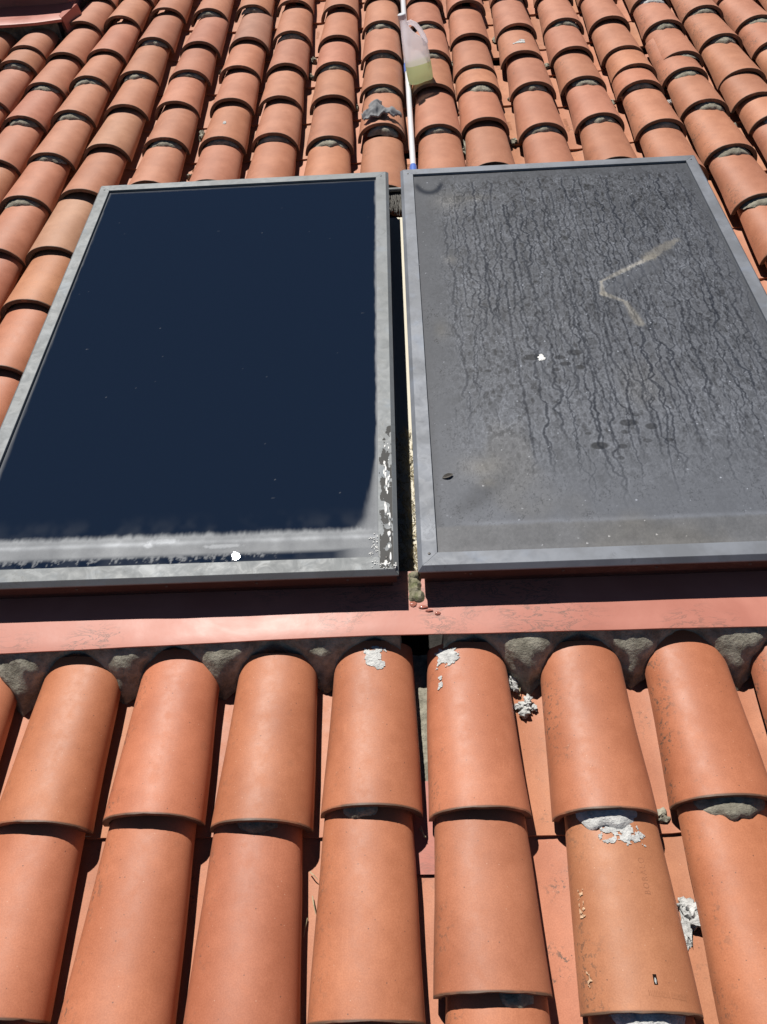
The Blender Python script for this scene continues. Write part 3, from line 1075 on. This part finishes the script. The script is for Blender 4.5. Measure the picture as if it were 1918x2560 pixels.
    # dark round splashes
    for (u, v, a, b, k) in ((.275, .605, .026, .013, .5), (.345, .60, .016, .010, .5), (.385, .617, .022, .012, .45), (.355, .575, .018, .010, .5), (.39, .56, .014, .010, .5), (.33, .555, .012, .008, .4),
                            (.47, .36, .024, .013, .5), (.52, .345, .016, .011, .45), (.455, .33, .012, .008, .4), (.49, .385, .012, .007, .4), (.39, .29, .024, .014, .55), (.44, .285, .013, .009, .4),
                            (.50, .30, .012, .007, .35), (.43, .25, .010, .007, .4), (.37, .33, .009, .006, .4), (.55, .30, .010, .007, .4), (.16, .56, .010, .007, .4)):
        d = np.hypot((U - u) / a, (V - v) / b) + .35 * (mid - .5)
        m_ = 1 - sst(d, .75, 1.0)
        lum *= 1 - min(.75, k * 1.35) * m_
        lum += .02 * np.exp(-((d - 1.08) / .10) ** 2)
    # pale blotches
    for (u, v, a, b, k) in ((.11, 1.37, .06, .06, .03), (.20, 1.38, .05, .02, .025), (.095, 1.05, .02, .022, .07), (.11, .24, .05, .035, .03), (.05, .73, .02, .04, .018), (.12, .19, .02, .014, .04)):
        d = np.hypot((U - u) / a, (V - v) / b)
        lum += k * np.exp(-d * d) * (.3 + 1.4 * mid)
        warm += .5 * np.exp(-d * d)
    # clean wipe marks, lower left
    d = np.abs((U - .05) * .75 - (V - .09) * .66) + .01 * mid
    wipe = (1 - sst(d, .008, .05)) * sst(V, .085, .13) * (1 - sst(V, .17, .26))
    lum *= 1 - .35 * wipe
    # arc-shaped print near the top corner
    du, dv_ = (U - .052), (V - 1.488)
    rr = np.hypot(du, dv_ * .62)
    arc = np.exp(-((rr - .040) / .0085) ** 2) * (1 - sst(dv_, -.03, .01))
    cov = np.clip(cov * (1 - .5 * arc), 0, 1)
    lum *= 1 - .75 * np.clip(arc, 0, 1)

    # the long boomerang smear
    def seg(p, q, w0, w1, rag):
        p, q = np.array(p), np.array(q)
        d = q - p
        L2 = d @ d
        t = np.clip(((U - p[0]) * d[0] + (V - p[1]) * d[1]) / L2, 0, 1)
        dist = np.hypot(U - p[0] - t * d[0], V - p[1] - t * d[1]) + rag * (grain - .5) + rag * (mid - .5)
        return 1 - sst(dist, (w0 + (w1 - w0) * t) * .35, (w0 + (w1 - w0) * t) * 1.1), t
    o_u, o_v = .1035 + LIP, .481 + LIP
    g = lambda x, y: (x - o_u + (y - .48) * PANG, y - o_v)
    sa, t = seg(g(.632, 1.425), g(.80, 1.535), .008, .013, .008)
    sb, t2 = seg(g(.785, 1.530), g(.885, 1.61), .025, .014, .020)
    sc, _ = seg(g(.632, 1.425), g(.628, 1.37), .007, .012, .006)
    sd, _ = seg(g(.628, 1.37), g(.675, 1.335), .012, .007, .006)
    se, _ = seg(g(.683, 1.325), g(.700, 1.235), .013, .016, .008)
    sf, _ = seg(g(.65, 1.385), g(.80, 1.50), .030, .030, .012)
    strk = vnoise(nv, nu, 60, 150, 3, .7)
    lum = lum * (1 - .7 * sf) + .115 * .7 * sf + .05 * sf * (n1 - .5)
    for m_, val in ((sa, .34), (sb, .20), (sc, .30), (sd, .32), (se, .28)):
        k_ = .88 * m_ * (.25 + .75 * sst(strk, .32, .6))
        lum = lum * (1 - k_) + (val * (.35 + .7 * mid + .6 * n2)) * k_
        warm += .8 * m_
    cov = np.maximum(cov, np.clip(sa + sb + sc + sd + se, 0, 1) * .90)
    # bright grains
    for i in range(330):
        iu, iv = random.randrange(2, nu - 2), random.randrange(2, nv - 2)
        k = random.choice((.10, .15, .25, .45))
        lum[iv, iu] += k
        cov[iv, iu] = .95
        if random.random() < .3:
            lum[iv, iu + 1] += k * .7
            lum[iv + 1, iu] += k * .6
    lum = np.clip(lum, .012, .75)
    warm = np.clip(warm, 0, 1)
    rgb = np.stack([lum * (.92 + .13 * warm), lum * (.985 + .0 * warm), lum * (1.13 - .27 * warm)], -1)
    return nu, nv, U, V, rgb, np.clip(cov, 0, 1)


def cleaned(step):
    nu, nv = int(GW / step), int(GL / step)
    U = np.linspace(0, GW, nu)[None, :] * np.ones((nv, 1))
    V = np.linspace(0, GL, nv)[:, None] * np.ones((1, nu))
    mid = vnoise(nv, nu, 26, 18, 3, .6)
    hair = vnoise(nv, nu, 40, 230, 2, .7)                     # streaky along the slope
    fine = vnoise(nv, nu, 240, 200, 2, .7)
    big = vnoise(nv, nu, 4, 6, 3)
    low = vnoise(nv, nu, 8, 60, 3)
    top = .086 + .010 * (low - .5) + .005 * (hair - .5) + .006 * (mid - .5) + .004 * (fine - .5)
    cov = np.zeros((nv, nu))
    lum = np.full((nv, nu), .27)
    band = (1 - sst(V, top - .012, top + .006)) * sst(V, .020, .034)
    cov = np.maximum(cov, band * (.80 + .30 * (mid - .5)))
    wl = np.exp(-((V - .061 + .004 * (low - .5)) / .0055) ** 2)
    cov = np.maximum(cov, wl * (.75 + .5 * (mid - .5)))
    lum += .19 * wl * (.5 + mid)
    lum += .06 * np.exp(-((V - top + .010) / .006) ** 2)
    # below it: water with torn scum
    scum = sst(fine * .55 + vnoise(nv, nu, 90, 150, 2) * .45 + 12 * (V - .024) - .15 * sst(U, .45, .8) * (1 - sst(U, .84, .88)), .42, .58)
    lowb = 1 - sst(V, .030, .040)
    cov = np.maximum(cov, lowb * scum * .60)
    cov = np.maximum(cov, (1 - sst(V, .004, .009)) * .6 * (mid > .42))
    # right-hand edge, spreading towards the bottom
    ur = GW - U
    wr = .009 + .040 * (1 - sst(V, .03, .34)) + .06 * (1 - sst(V, .03, .12)) + .006 * (mid - .5) + .006 * (hair - .5)
    er = 1 - sst(ur, wr * .30, wr)
    cov = np.maximum(cov, er * .70)
    lum += .05 * np.exp(-((ur - .006) / .004) ** 2)
    ul = U
    el = 1 - sst(ul, .003, .010 + .006 * (1 - sst(V, .1, .9)) + .006 * (hair - .5))
    cov = np.maximum(cov, el * .42)
    et = 1 - sst(GL - V, .006, .016 + .006 * (mid - .5))
    cov = np.maximum(cov, et * .22)
    # film left by the squeegee
    cov = np.maximum(cov,   .0 * sst(big, .45, .75) + .05 * (1 - sst(V, .085, .15)) * sst(mid, .35, .75))
    for i in range(24):
        u, v = random.uniform(.02, GW - .02), random.uniform(.1, GL - .02)
        iu, iv = int(u / step), int(v / step)
        if 2 < iu < nu - 3 and 2 < iv < nv - 3:
            cov[iv, iu] = random.choice((.08, .10, .15, .3))
            if random.random() < .3:
                cov[iv, iu + 1] = .1
                cov[iv, iu + 2] = .06
    # a triangle of white scum and a splash
    for (u, v, a, b, k) in ((.56, .048, .05, .006, .8), (.43, .066, .04, .008, .8), (.40, .055, .012, .008, .9)):
        d = np.hypot((U - u) / a, (V - v) / b) + .6 * (fine - .5)
        m_ = 1 - sst(d, .6, 1.0)
        cov = np.maximum(cov, m_ * k)
        lum += .18 * m_
    lum = np.clip(lum * (.86 + .28 * mid), .02, .8)
    rgb = np.stack([lum * .95, lum * 1.0, lum * 1.06], -1)
    return nu, nv, U, V, rgb, np.clip(cov, 0, 1)


def glass_mesh(data, name):
    nu, nv, U, V, rgb, cov = data
    co = np.stack([U - GW / 2, V + LIP - .002, np.full_like(U, GZ)], -1).reshape(-1, 3)
    idx = np.arange(nu * nv).reshape(nv, nu)
    q = np.stack([idx[:-1, :-1], idx[:-1, 1:], idx[1:, 1:], idx[1:, :-1]], -1).reshape(-1, 4)
    me = bpy.data.meshes.new(name)
    me.vertices.add(len(co))
    me.vertices.foreach_set('co', co.ravel())
    me.loops.add(q.size)
    me.loops.foreach_set('vertex_index', q.ravel())
    me.polygons.add(len(q))
    me.polygons.foreach_set('loop_start', np.arange(0, q.size, 4))
    me.polygons.foreach_set('loop_total', np.full(len(q), 4))
    me.update(calc_edges=True)
    at = me.attributes.new('dirt', 'FLOAT_COLOR', 'POINT')
    at.data.foreach_set('color', np.concatenate([rgb.reshape(-1, 3), cov.reshape(-1, 1)], 1).astype(np.float32).ravel())
    me.materials.append(M['glass'])
    return me


def rail_prism(prof, side, gap=.0004):
    """one mitred side of the frame; prof = [(outward distance, z)]"""
    v, f = [], []
    n = len(prof)
    for end in (0, 1):
        for d, z in prof:
            X, Y0, Y1 = PW / 2 + d, -d, PL + d
            cs = [(-X, Y0), (X, Y0), (X, Y1), (-X, Y1)]
            p, q = Vector(cs[side]), Vector(cs[(side + 1) % 4])
            dr = (q - p).normalized()
            w = p + dr * gap if end == 0 else q - dr * gap
            v.append((w.x, w.y, z))
    for k in range(n):
        f.append((k, (k + 1) % n, n + (k + 1) % n, n + k))
    f.append(tuple(range(n))[::-1])
    f.append(tuple(range(n, 2 * n)))
    return v, f


def collector(cx, cy, frame_mat, glassdata, label):
    e = bpy.data.objects.new('solar_collector', None)
    COL.objects.link(e)
    e.empty_display_size = .1
    e.location = (cx, cy, 0)
    e.rotation_euler = (0, 0, PANG)
    tag(e, label, 'solar panel', 'solar collectors lying side by side on the roof')
    prof = [(-LIP, .139), (-LIP, ZT - .0006), (-LIP + .0006, ZT), (-.0012, ZT), (0, ZT - .001), (.0085, .1405), (.0085, .1372), (-.004, .1372), (-.004, .139)]
    rails = []
    for s in range(4):
        v, f = rail_prism(prof, s)
        rails.append(link('frame_rail', mesh('frame_rail', v, f, frame_mat, False), e))
    for s in range(4):
        v, f = rail_prism([(-.010, .108), (.004, .108), (.004, .1370), (-.010, .1370)], s, 0)
        link('casing_side', mesh('casing_side', v, f, M['casing'], False), e)
    for s in range(4):
        v, f = rail_prism([(-.030, .079), (-.006, .079), (-.006, .1078), (-.030, .1078)], s, 0)
        link('base_rail', mesh('base_rail', v, f, M['casing'], False), e)
    link('glass_cover', glass_mesh(glassdata, 'glass_cover'), e)
    v, f = box_vf(-PW / 2 + .012, PW / 2 - .012, .012, PL - .012, .1285, .1300)
    link('back_plate', mesh('back_plate', v, f, M['deck'], False), e)
    sm = MB()
    sm.blob((0, 0, 0), (.0032, .0032, .0012), 2, 0, 1)
    sme = sm.mesh('screw', M['screw'])
    for (x, y, sd) in ((-PW / 2 + .016, PL - .028, 3), (PW / 2 - .016, PL - .028, 1), (-PW / 2 + .016, .03, 3), (PW / 2 - .016, .03, 1)):
        link('screw', sme, rails[sd], (x, y, ZT + .0003))
    for k in range(5):
        link('screw', sme, rails[0], (-PW / 2 + .1 + k * .19, -.0046, .122), (math.pi / 2, 0, 0))
    return e


_cs, _sn = math.cos(PANG), math.sin(PANG)
colL = collector(.0468 - PW / 2 * _cs, .4747 - PW / 2 * _sn, M['frame_l'], cleaned(.0027), 'freshly washed dark blue solar collector on the left, with clear glossy glass')
colR = collector(.1035 + PW / 2 * _cs, .481 + PW / 2 * _sn, M['frame_r'], dirty(.0020), 'dusty grey solar collector on the right, streaked with dried dirt')


def on_panel(e, u, v, z):
    return Matrix.Translation(e.location) @ Matrix.Rotation(PANG, 4, 'Z') @ Vector((u, v, z))


# soap suds and water running down the right rail of the washed collector
mb = MB()
wet = MB()
for k in range(40):
    q = (k / 39) ** 1.2
    v_ = .36 - .35 * q + random.uniform(-.006, .006)
    u_ = PW / 2 - .012 + random.uniform(-.007, .006)
    sc = random.uniform(.4, 1.0) * (.6 + .8 * q)
    if random.random() < .62:
        mb.blob(on_panel(colL, u_, v_, ZT), (.0034 * sc, random.uniform(.005, .016) * sc, .0022 * sc), 2, .7, k, .0004)
for k in range(46):
    u_ = PW / 2 - LIP - random.random() ** 1.5 * .020
    v_ = LIP + .002 + random.random() ** 1.3 * .062
    r = random.uniform(.0008, .0021)
    mb.blob(on_panel(colL, u_, v_, GZ + r * .4), (r, r, r * .8), 1, .2, k)
for k in range(40):
    u_ = PW / 2 + .004 - random.random() ** 1.2 * .05
    v_ = .001 + random.random() * .016 + max(0, -(u_ - PW / 2 + .02)) * .2
    r = random.uniform(.0008, .0022)
    mb.blob(on_panel(colL, u_, v_, ZT + r * .4), (r, r, r * .8), 1, .2, k + 50)
tag(link('soap_suds', mb.mesh('soap_suds', M['foam'], True, 180)), 'white soap suds dribbling down the right rail of the washed collector', 'soap suds', kind='stuff')


def film(e, u0, u1, v0, v1, z, thr, seed, step=.0014):
    v, f, idx = [], [], {}
    nu, nv = int((u1 - u0) / step), int((v1 - v0) / step)

    def vid(i, j):
        if (i, j) not in idx:
            idx[(i, j)] = len(v)
            v.append(on_panel(e, u0 + (u1 - u0) * i / nu, v0 + (v1 - v0) * j / nv, z))
        return idx[(i, j)]
    for i in range(nu):
        for j in range(nv):
            a, b = (i + .5) / nu, (j + .5) / nv
            if fbm((a * (u1 - u0) * 70, b * (v1 - v0) * 34, seed), 4) + .75 * (1 - b) - .2 * a * 0 - .35 * (1 - min(1, a * 3)) > thr:
                f.append((vid(i, j), vid(i + 1, j), vid(i + 1, j + 1), vid(i, j + 1)))
    return v, f


v, f = film(colL, PW / 2 - LIP + .003, PW / 2 - .0015, .004, .42, ZT + .0004, .40, 3.3)
wet.add(v, f)
tag(link('water_film', wet.mesh('water_film', M['wet'], True, 60)), 'dark wet film of water on the lower right rail of the washed collector', 'water', kind='stuff')

# bird dropping and a dry leaf on the dusty collector
mb = MB()
for k in range(9):
    a = random.uniform(0, 6.28)
    r = random.random() * .010
    mb.blob((.426 + r * math.cos(a), 1.117 + r * math.sin(a), GZ + .0006), (random.uniform(.003, .007), random.uniform(.003, .006), .0012), 2, .8, k, .0005)
tag(link('bird_dropping', mb.mesh('bird_dropping', M['foam'])), 'small white bird dropping in the middle of the dusty collector', 'bird dropping')
v, f = [], []
for i in range(9):
    t_ = i / 8
    w = .0075 * math.sin(math.pi * t_) ** .8 + .0004
    for j in range(5):
        s_ = -1 + .5 * j
        v.append((-.018 + .036 * t_, w * s_, .002 + .006 * abs(s_) * math.sin(math.pi * t_) + .004 * t_ * t_))
for i in range(8):
    for j in range(4):
        f.append((i * 5 + j, i * 5 + j + 1, (i + 1) * 5 + j + 1, (i + 1) * 5 + j))
lf_s = .75
lf = link('dry_leaf', mesh('dry_leaf', v, f, M['leaf'], True, 60), None, (.168, .726, GZ + .0005), (0, 0, .35))
lf.scale = (lf_s, lf_s, .5)
tag(lf, 'curled dark dry leaf near the lower left corner of the dusty collector', 'leaf')

# ------------------------------------------------------------------ the gap between the collectors
v, f = box_vf(.02, .135, .525, 2.005, -.07, .020)
o = link('cream_board', mesh('cream_board', v, f, M['cream'], False))
tag(o, 'long cream board lying in the gap between the two collectors', 'board')
mb = MB()
for k in range(900):
    y = .535 + random.random() ** 1.4 * .45
    x = random.uniform(.05, .132)
    L = random.uniform(.004, .022)
    a = random.gauss(math.pi / 2, .7)
    z = .021 + random.random() * .006
    p = Vector((x, y, z))
    d = Vector((math.cos(a), math.sin(a), random.uniform(-.1, .15))) * L
    if p.x + d.x > .134:
        continue
    mb.tube([p, p + d * .5 + Vector((0, 0, .001)), p + d], random.uniform(.0005, .0012), 3, False)
tag(link('straw_litter', mb.mesh('straw_litter', M['straw'], False)), 'dry straw and grit at the lower end of the gap between collectors', 'straw', kind='stuff')
v, f, idx = [], [], {}
for i in range(25):
    for j in range(9):
        y = .438 + .078 * i / 24
        x = .072 + .030 * j / 8 + (.006 if i < 9 else 0) * (j / 8)
        e_ = min(1, 3 * min(i, 24 - i) / 8) * min(1, 4 * min(j, 8 - j) / 8)
        z = .073 + e_ * (.012 + .004 * math.floor(i / 9)) + .003 * fbm((x * 90, y * 90, 1), 4)
        v.append((x + .004 * mnoise.noise(Vector((x * 60, y * 60, 2))), y, z))
for i in range(24):
    for j in range(8):
        f.append((i * 9 + j, i * 9 + j + 1, (i + 1) * 9 + j + 1, (i + 1) * 9 + j))
tag(link('mossy_stone', mesh('mossy_stone', v, f, M['moss'], True, 50)), 'mossy lump of mortar at the bottom of the gap between collectors', 'mortar lump')
M['drop'] = mat_plain('water_bead', (0.40, 0.15, 0.11), 0.05, 0.6)
mb = MB()
for (x, y, a, b) in ((.083, .432, .008, .007), (.104, .424, .010, .004), (.116, .415, .008, .003), (.133, .408, .006, .004)):
    mb.blob((x, y + .004, .0770), (a, b, .0018), 2, .4, x * 50, .0005)
tag(link('water_beads', mb.mesh('water_beads', M['drop'])), 'beads of water on the salmon flashing just below the gap', 'water', kind='stuff')

# ------------------------------------------------------------------ broom
e = bpy.data.objects.new('broom', None)
COL.objects.link(e)
e.location = (.122, 2.10, .036)
tag(e, 'long white pole broom with blue fittings lying up the roof between tile rows', 'broom')


def rel(pts):
    return [Vector(p) - e.location for p in pts]


PA, PB = Vector((.1235, 2.262, .040)), Vector((.1015, 4.75, .034))
at = lambda k: PA + (PB - PA) * k
mb = MB()
mb.tube(rel([at(.016), at(.345)]), .0108, 20)
link('pole', mb.mesh('pole', M['white_pole']), e)
mb = MB()
mb.tube(rel([at(.36), at(1)]), .0125, 20)
link('pole', mb.mesh('pole', M['white_pole']), e)
mb = MB()
mb.tube(rel([at(.335), at(.34), at(.365), at(.37)]), [.0125, .0142, .0142, .0128], 20)
link('locking_collar', mb.mesh('locking_collar', M['blue'], True, 30), e)
mb = MB()
mb.tube(rel([at(.018), at(.014), at(-.012), at(-.03), Vector((.124, 2.11, .052))]), [.0118, .0132, .0132, .012, .010], 20)
link('socket', mb.mesh('socket', M['blue'], True, 30), e)
mb = MB()
mb.tube(rel([(-.02, 2.100, .066), (.26, 2.104, .066)]), .0075, 12)
hd = link('brush_bar', mb.mesh('brush_bar', M['steel'], True, 30), e)
mb = MB()
for k in range(620):
    x = random.uniform(-.018, .258)
    p0 = Vector((x, 2.102 + random.uniform(-.006, .004), .060))
    p1 = p0 + Vector((random.gauss(0, .004), -.03, -.012 + random.gauss(0, .003)))
    p2 = p1 + Vector((random.gauss(0, .010), -.045 + random.gauss(0, .008), -.016 + random.gauss(0, .004)))
    mb.tube(rel([p0, p1, p2]), [.0009, .0008, .0006], 3, False)
link('bristles', mb.mesh('bristles', M['bristle'], False), e)['kind'] = 'stuff'

# ------------------------------------------------------------------ plastic jug with green detergent
jug = bpy.data.objects.new('plastic_jug', None)
COL.objects.link(jug)
jug.location = (.170, 2.962, .0585)
jug.scale = (.86, .86, .86)
tag(jug, 'translucent white plastic jug with green liquid standing against the broom pole', 'jug')


def loft(levels, n=28, p=3.0):
    v, f = [], []
    for (z, cx, cy, rx, ry, pw) in levels:
        for k in range(n):
            t = 2 * math.pi * k / n
            c, s = math.cos(t), math.sin(t)
            v.append((cx + rx * math.copysign(abs(c) ** (2 / pw), c), cy + ry * math.copysign(abs(s) ** (2 / pw), s), z))
    for i in range(len(levels) - 1):
        for k in range(n):
            f.append((i * n + k, i * n + (k + 1) % n, (i + 1) * n + (k + 1) % n, (i + 1) * n + k))
    f.append(tuple(range(n))[::-1])
    f.append(tuple(range((len(levels) - 1) * n, len(levels) * n)))
    return v, f


lv = [(0, 0, 0, .048, .036, 3), (.004, 0, 0, .056, .043, 3), (.012, 0, 0, .059, .046, 3.2), (.06, 0, 0, .060, .047, 3.2), (.12, 0, 0, .060, .047, 3.2), (.150, -.001, 0, .058, .046, 3),
      (.172, -.006, 0, .051, .043, 2.8), (.192, -.016, 0, .040, .037, 2.5), (.212, -.025, 0, .029, .030, 2.2), (.236, -.031, 0, .020, .022, 2), (.258, -.035, 0, .0155, .0165, 2), (.272, -.036, 0, .0145, .0145, 2)]
v, f = loft(lv)
link('body', mesh('body', v, f, M['hdpe'], True, 50), jug)
v, f = loft([(.272, -.036, 0, .0175, .0175, 2), (.278, -.036, 0, .0185, .0185, 2), (.292, -.036, 0, .0185, .0185, 2), (.294, -.036, 0, .016, .016, 2)])
link('cap', mesh('cap', v, f, M['white_pole'], True, 30), jug)
mb = MB()
mb.tube([(-.020, 0, .250), (-.002, 0, .252), (.018, 0, .238), (.034, 0, .212), (.046, 0, .182), (.051, 0, .158), (.046, 0, .142)], [.010, .0105, .0105, .011, .012, .0125, .011], 12)
link('handle', mb.mesh('handle', M['hdpe'], True, 60), jug)
v, f = loft([(.0003, 0, 0, .0486, .0366, 3), (.004, 0, 0, .0566, .0436, 3), (.012, 0, 0, .0596, .0466, 3.2), (.06, 0, 0, .0606, .0476, 3.2), (.082, 0, 0, .0606, .0476, 3.2)])
link('liquid', mesh('liquid', v, f, M['liquid'], True, 50), jug)
jug.rotation_euler = (math.radians(-7), math.radians(-9), math.radians(8))

# ------------------------------------------------------------------ rag
v, f, idx = [], [], {}
NU, NV = 46, 34


def rag_in(a, b):
    return True


outline = [(-.070, -.022), (-.062, -.040), (-.045, -.047), (-.02, -.040), (.005, -.036), (.022, -.034), (.04, -.038), (.058, -.030), (.073, -.030), (.072, -.018), (.055, -.006), (.04, -.002), (.024, -.008), (.018, .012), (.006, .034), (-.004, .062), (-.022, .055), (-.040, .036), (-.050, .008)]


def inside(x, y):
    c = False
    j = len(outline) - 1
    for i in range(len(outline)):
        xi, yi = outline[i]
        xj, yj = outline[j]
        if (yi > y) != (yj > y) and x < (xj - xi) * (y - yi) / (yj - yi) + xi:
            c = not c
        j = i
    return c


RX, RY = .007, 2.655


def rv(i, j):
    if (i, j) not in idx:
        x = -.078 + .158 * i / NU
        y = -.055 + .125 * j / NV
        s = RY + y - 2.575
        a, h = a_at(s), h_at(s)
        xx = min(.98, abs(x) / (a + .002))
        base = (h + .002) * math.sqrt(max(0.0, 1 - xx * xx))
        edge = 0
        r1 = 1 - abs(mnoise.noise(Vector((x * 26, y * 22, 3.0)))) * 2
        r2 = 1 - abs(mnoise.noise(Vector((x * 55, y * 48, 8.0)))) * 2
        pk = math.exp(-((x + .020) / .020) ** 2 - ((y - .030) / .022) ** 2)
        z = base + .005 + .013 * r1 + .006 * r2 + .030 * pk + .012 * math.exp(-((y + .008) / .02) ** 2)
        z = max(z, base + .004)
        wob = Vector((mnoise.noise(Vector((x * 40, y * 40, 1))), mnoise.noise(Vector((x * 40, y * 40, 5))), 0)) * .004
        idx[(i, j)] = len(v)
        v.append((x + wob.x, y + wob.y, z))
    return idx[(i, j)]


for i in range(NU):
    for j in range(NV):
        x, y = -.078 + .158 * (i + .5) / NU, -.055 + .125 * (j + .5) / NV
        if inside(x + .004 * mnoise.noise(Vector((x * 90, y * 90, 0))), y + .004 * mnoise.noise(Vector((x * 90, y * 90, 4)))):
            f.append((rv(i, j), rv(i + 1, j), rv(i + 1, j + 1), rv(i, j + 1)))
o = link('rag', mesh('rag', v, f, M['cloth'], True, 60), None, (RX, RY, 0))
o.scale = (1.1, 1.15, 1.02)
md = o.modifiers.new('thickness', 'SOLIDIFY')
md.thickness = .006
md.offset = -1
tag(o, 'crumpled grey rag lying on a tile left of the broom pole', 'rag')


# ------------------------------------------------------------------ loose mortar lumps and straws
def lumps(parts, label, mat='mortar_white'):
    m_ = MB()
    cx = sum(p[0] for p in parts) / len(parts)
    cy = sum(p[1] for p in parts) / len(parts)
    for k, (x, y, z, a, b, c) in enumerate(parts):
        m_.blob((x - cx, y - cy, z + .031), (a, b, c), 3, .9, k * 1.7 + x * 40)
    me = m_.mesh('mortar_lump', M[mat], True, 60)
    for vt in me.vertices:
        vt.co += Vector((1, 1, .6)) * .0016 * mnoise.noise(vt.co * 420) + Vector((.4, -.6, 1)) * .001 * mnoise.noise(vt.co * 900)
    o = link('mortar_lump', me, None, (cx, cy, -.031))
    return tag(o, label, 'mortar lump', 'loose mortar lumps in the tile valleys')


lumps([(.311, .262, -.018, .007, .008, .006), (.300, .251, -.019, .009, .007, .006), (.288, .247, -.021, .008, .006, .005), (.308, .244, -.019, .007, .007, .006), (.320, .244, -.021, .006, .006, .005), (.300, .232, -.019, .009, .008, .007), (.309, .254, -.016, .006, .006, .006)],
      'knobbly white mortar crumb on the pan tile below the right collector')
lumps([(.279, .309, -.012, .006, .010, .008), (.282, .296, -.012, .008, .010, .008), (.286, .284, -.012, .007, .007, .007)], 'white mortar lump stuck to a tile edge just under the grey bedding')
lumps([(.543, -.128, -.016, .015, .016, .012), (.549, -.142, -.016, .014, .014, .012), (.536, -.118, -.018, .012, .010, .009), (.553, -.132, -.018, .010, .016, .010), (.531, -.150, -.022, .007, .030, .006)],
      'largest white mortar lump, in the valley beside the pale stamped tile')
lumps([(1.395, 2.195, -.005, .015, .016, .014), (1.402, 2.178, -.005, .013, .014, .013)], 'pale mortar lump at the right edge beside the dusty collector', 'mortar')
lumps([(.325, 2.52, -.012, .012, .03, .014), (.330, 2.56, -.012, .012, .02, .012)], 'grey mortar lump in the valley right of the broom pole, above the dusty collector', 'mortar')
lumps([(1.155, 2.80, -.005, .010, .012, .012), (1.160, 2.79, -.002, .008, .008, .010)], 'small white mortar lump among the upper right tiles')

mb = MB()
for (x, y, dx, dy, z) in ((-.115, -.06, .016, -.014, -.02), (-.108, -.10, .008, -.03, -.02), (-.115, -.135, -.004, -.03, -.02), (.086, .015, .006, -.022, -.012), (.083, .01, .012, -.016, -.012), (-.545, -.0, .02, .002, -.01), (.30, .30, -.006, -.03, -.022)):
    p = Vector((x, y, z))
    mb.tube([p, p + Vector((dx * .5, dy * .5, .006)), p + Vector((dx, dy, .003))], [.0011, .0010, .0005], 4)
tag(link('straw', mb.mesh('straw', M['straw'], False)), 'thin pale straws poking out between the lower tiles', 'straw', kind='stuff')

# ------------------------------------------------------------------ red kerb at the top left
kb = bpy.data.objects.new('roof_kerb', None)
COL.objects.link(kb)
KX, KY = -1.55, 3.712
kb.location = (KX, KY, 0)
tag(kb, 'red painted metal kerb with upturned tray corner at the top left', 'kerb')
v, f = [], []
nx = 24
prof = [(0.0, .082), (.001, .094), (.010, .0965), (.09, .093), (.26, .086)]
for i in range(nx + 1):
    x = -.95 + .967 * i / nx
    q_ = max(0.0, 1 + (x - .017) / .22)
    for (y, z) in prof:
        v.append((x, y + .026 * q_ * q_ + .003 * mnoise.noise(Vector((x * 7, 0, 0))), z + .004 * q_ + .002 * mnoise.noise(Vector((x * 9, y * 9, 1)))))
W = len(prof)
for i in range(nx):
    for j in range(W - 1):
        f.append((i * W + j, i * W + j + 1, (i + 1) * W + j + 1, (i + 1) * W + j))
link('tray', mesh('tray', v, f, M['kerb'], True, 40), kb)
# upturned end: a folded flange along the right side
v = [(-.006, .070, .101), (.019, .026, .103), (.060, .176, .112), (.008, .182, .104), (.034, .030, .010), (.080, .180, .010), (-.006, .072, .04), (.008, .184, .04)]
f = [(0, 1, 2, 3), (1, 4, 5, 2), (0, 6, 4, 1), (0, 3, 7, 6), (3, 2, 5, 7)]
link('end_flange', mesh('end_flange', v, f, M['kerb'], False), kb)
v, f = box_vf(-.95, -.02, .052, .062, -.06, .080)
link('apron', mesh('apron', v, f, M['mortar_dark'], False), kb)
v, f = box_vf(-.95, -.012, .262, .60, -.06, .31)
link('box_wall', mesh('box_wall', v, f, M['kerb'], False), kb)

# ------------------------------------------------------------------ pitch the whole place
for o in list(scene.objects):
    if o.parent is None and o.type in {'MESH', 'EMPTY'}:
        o.matrix_basis = T @ o.matrix_basis
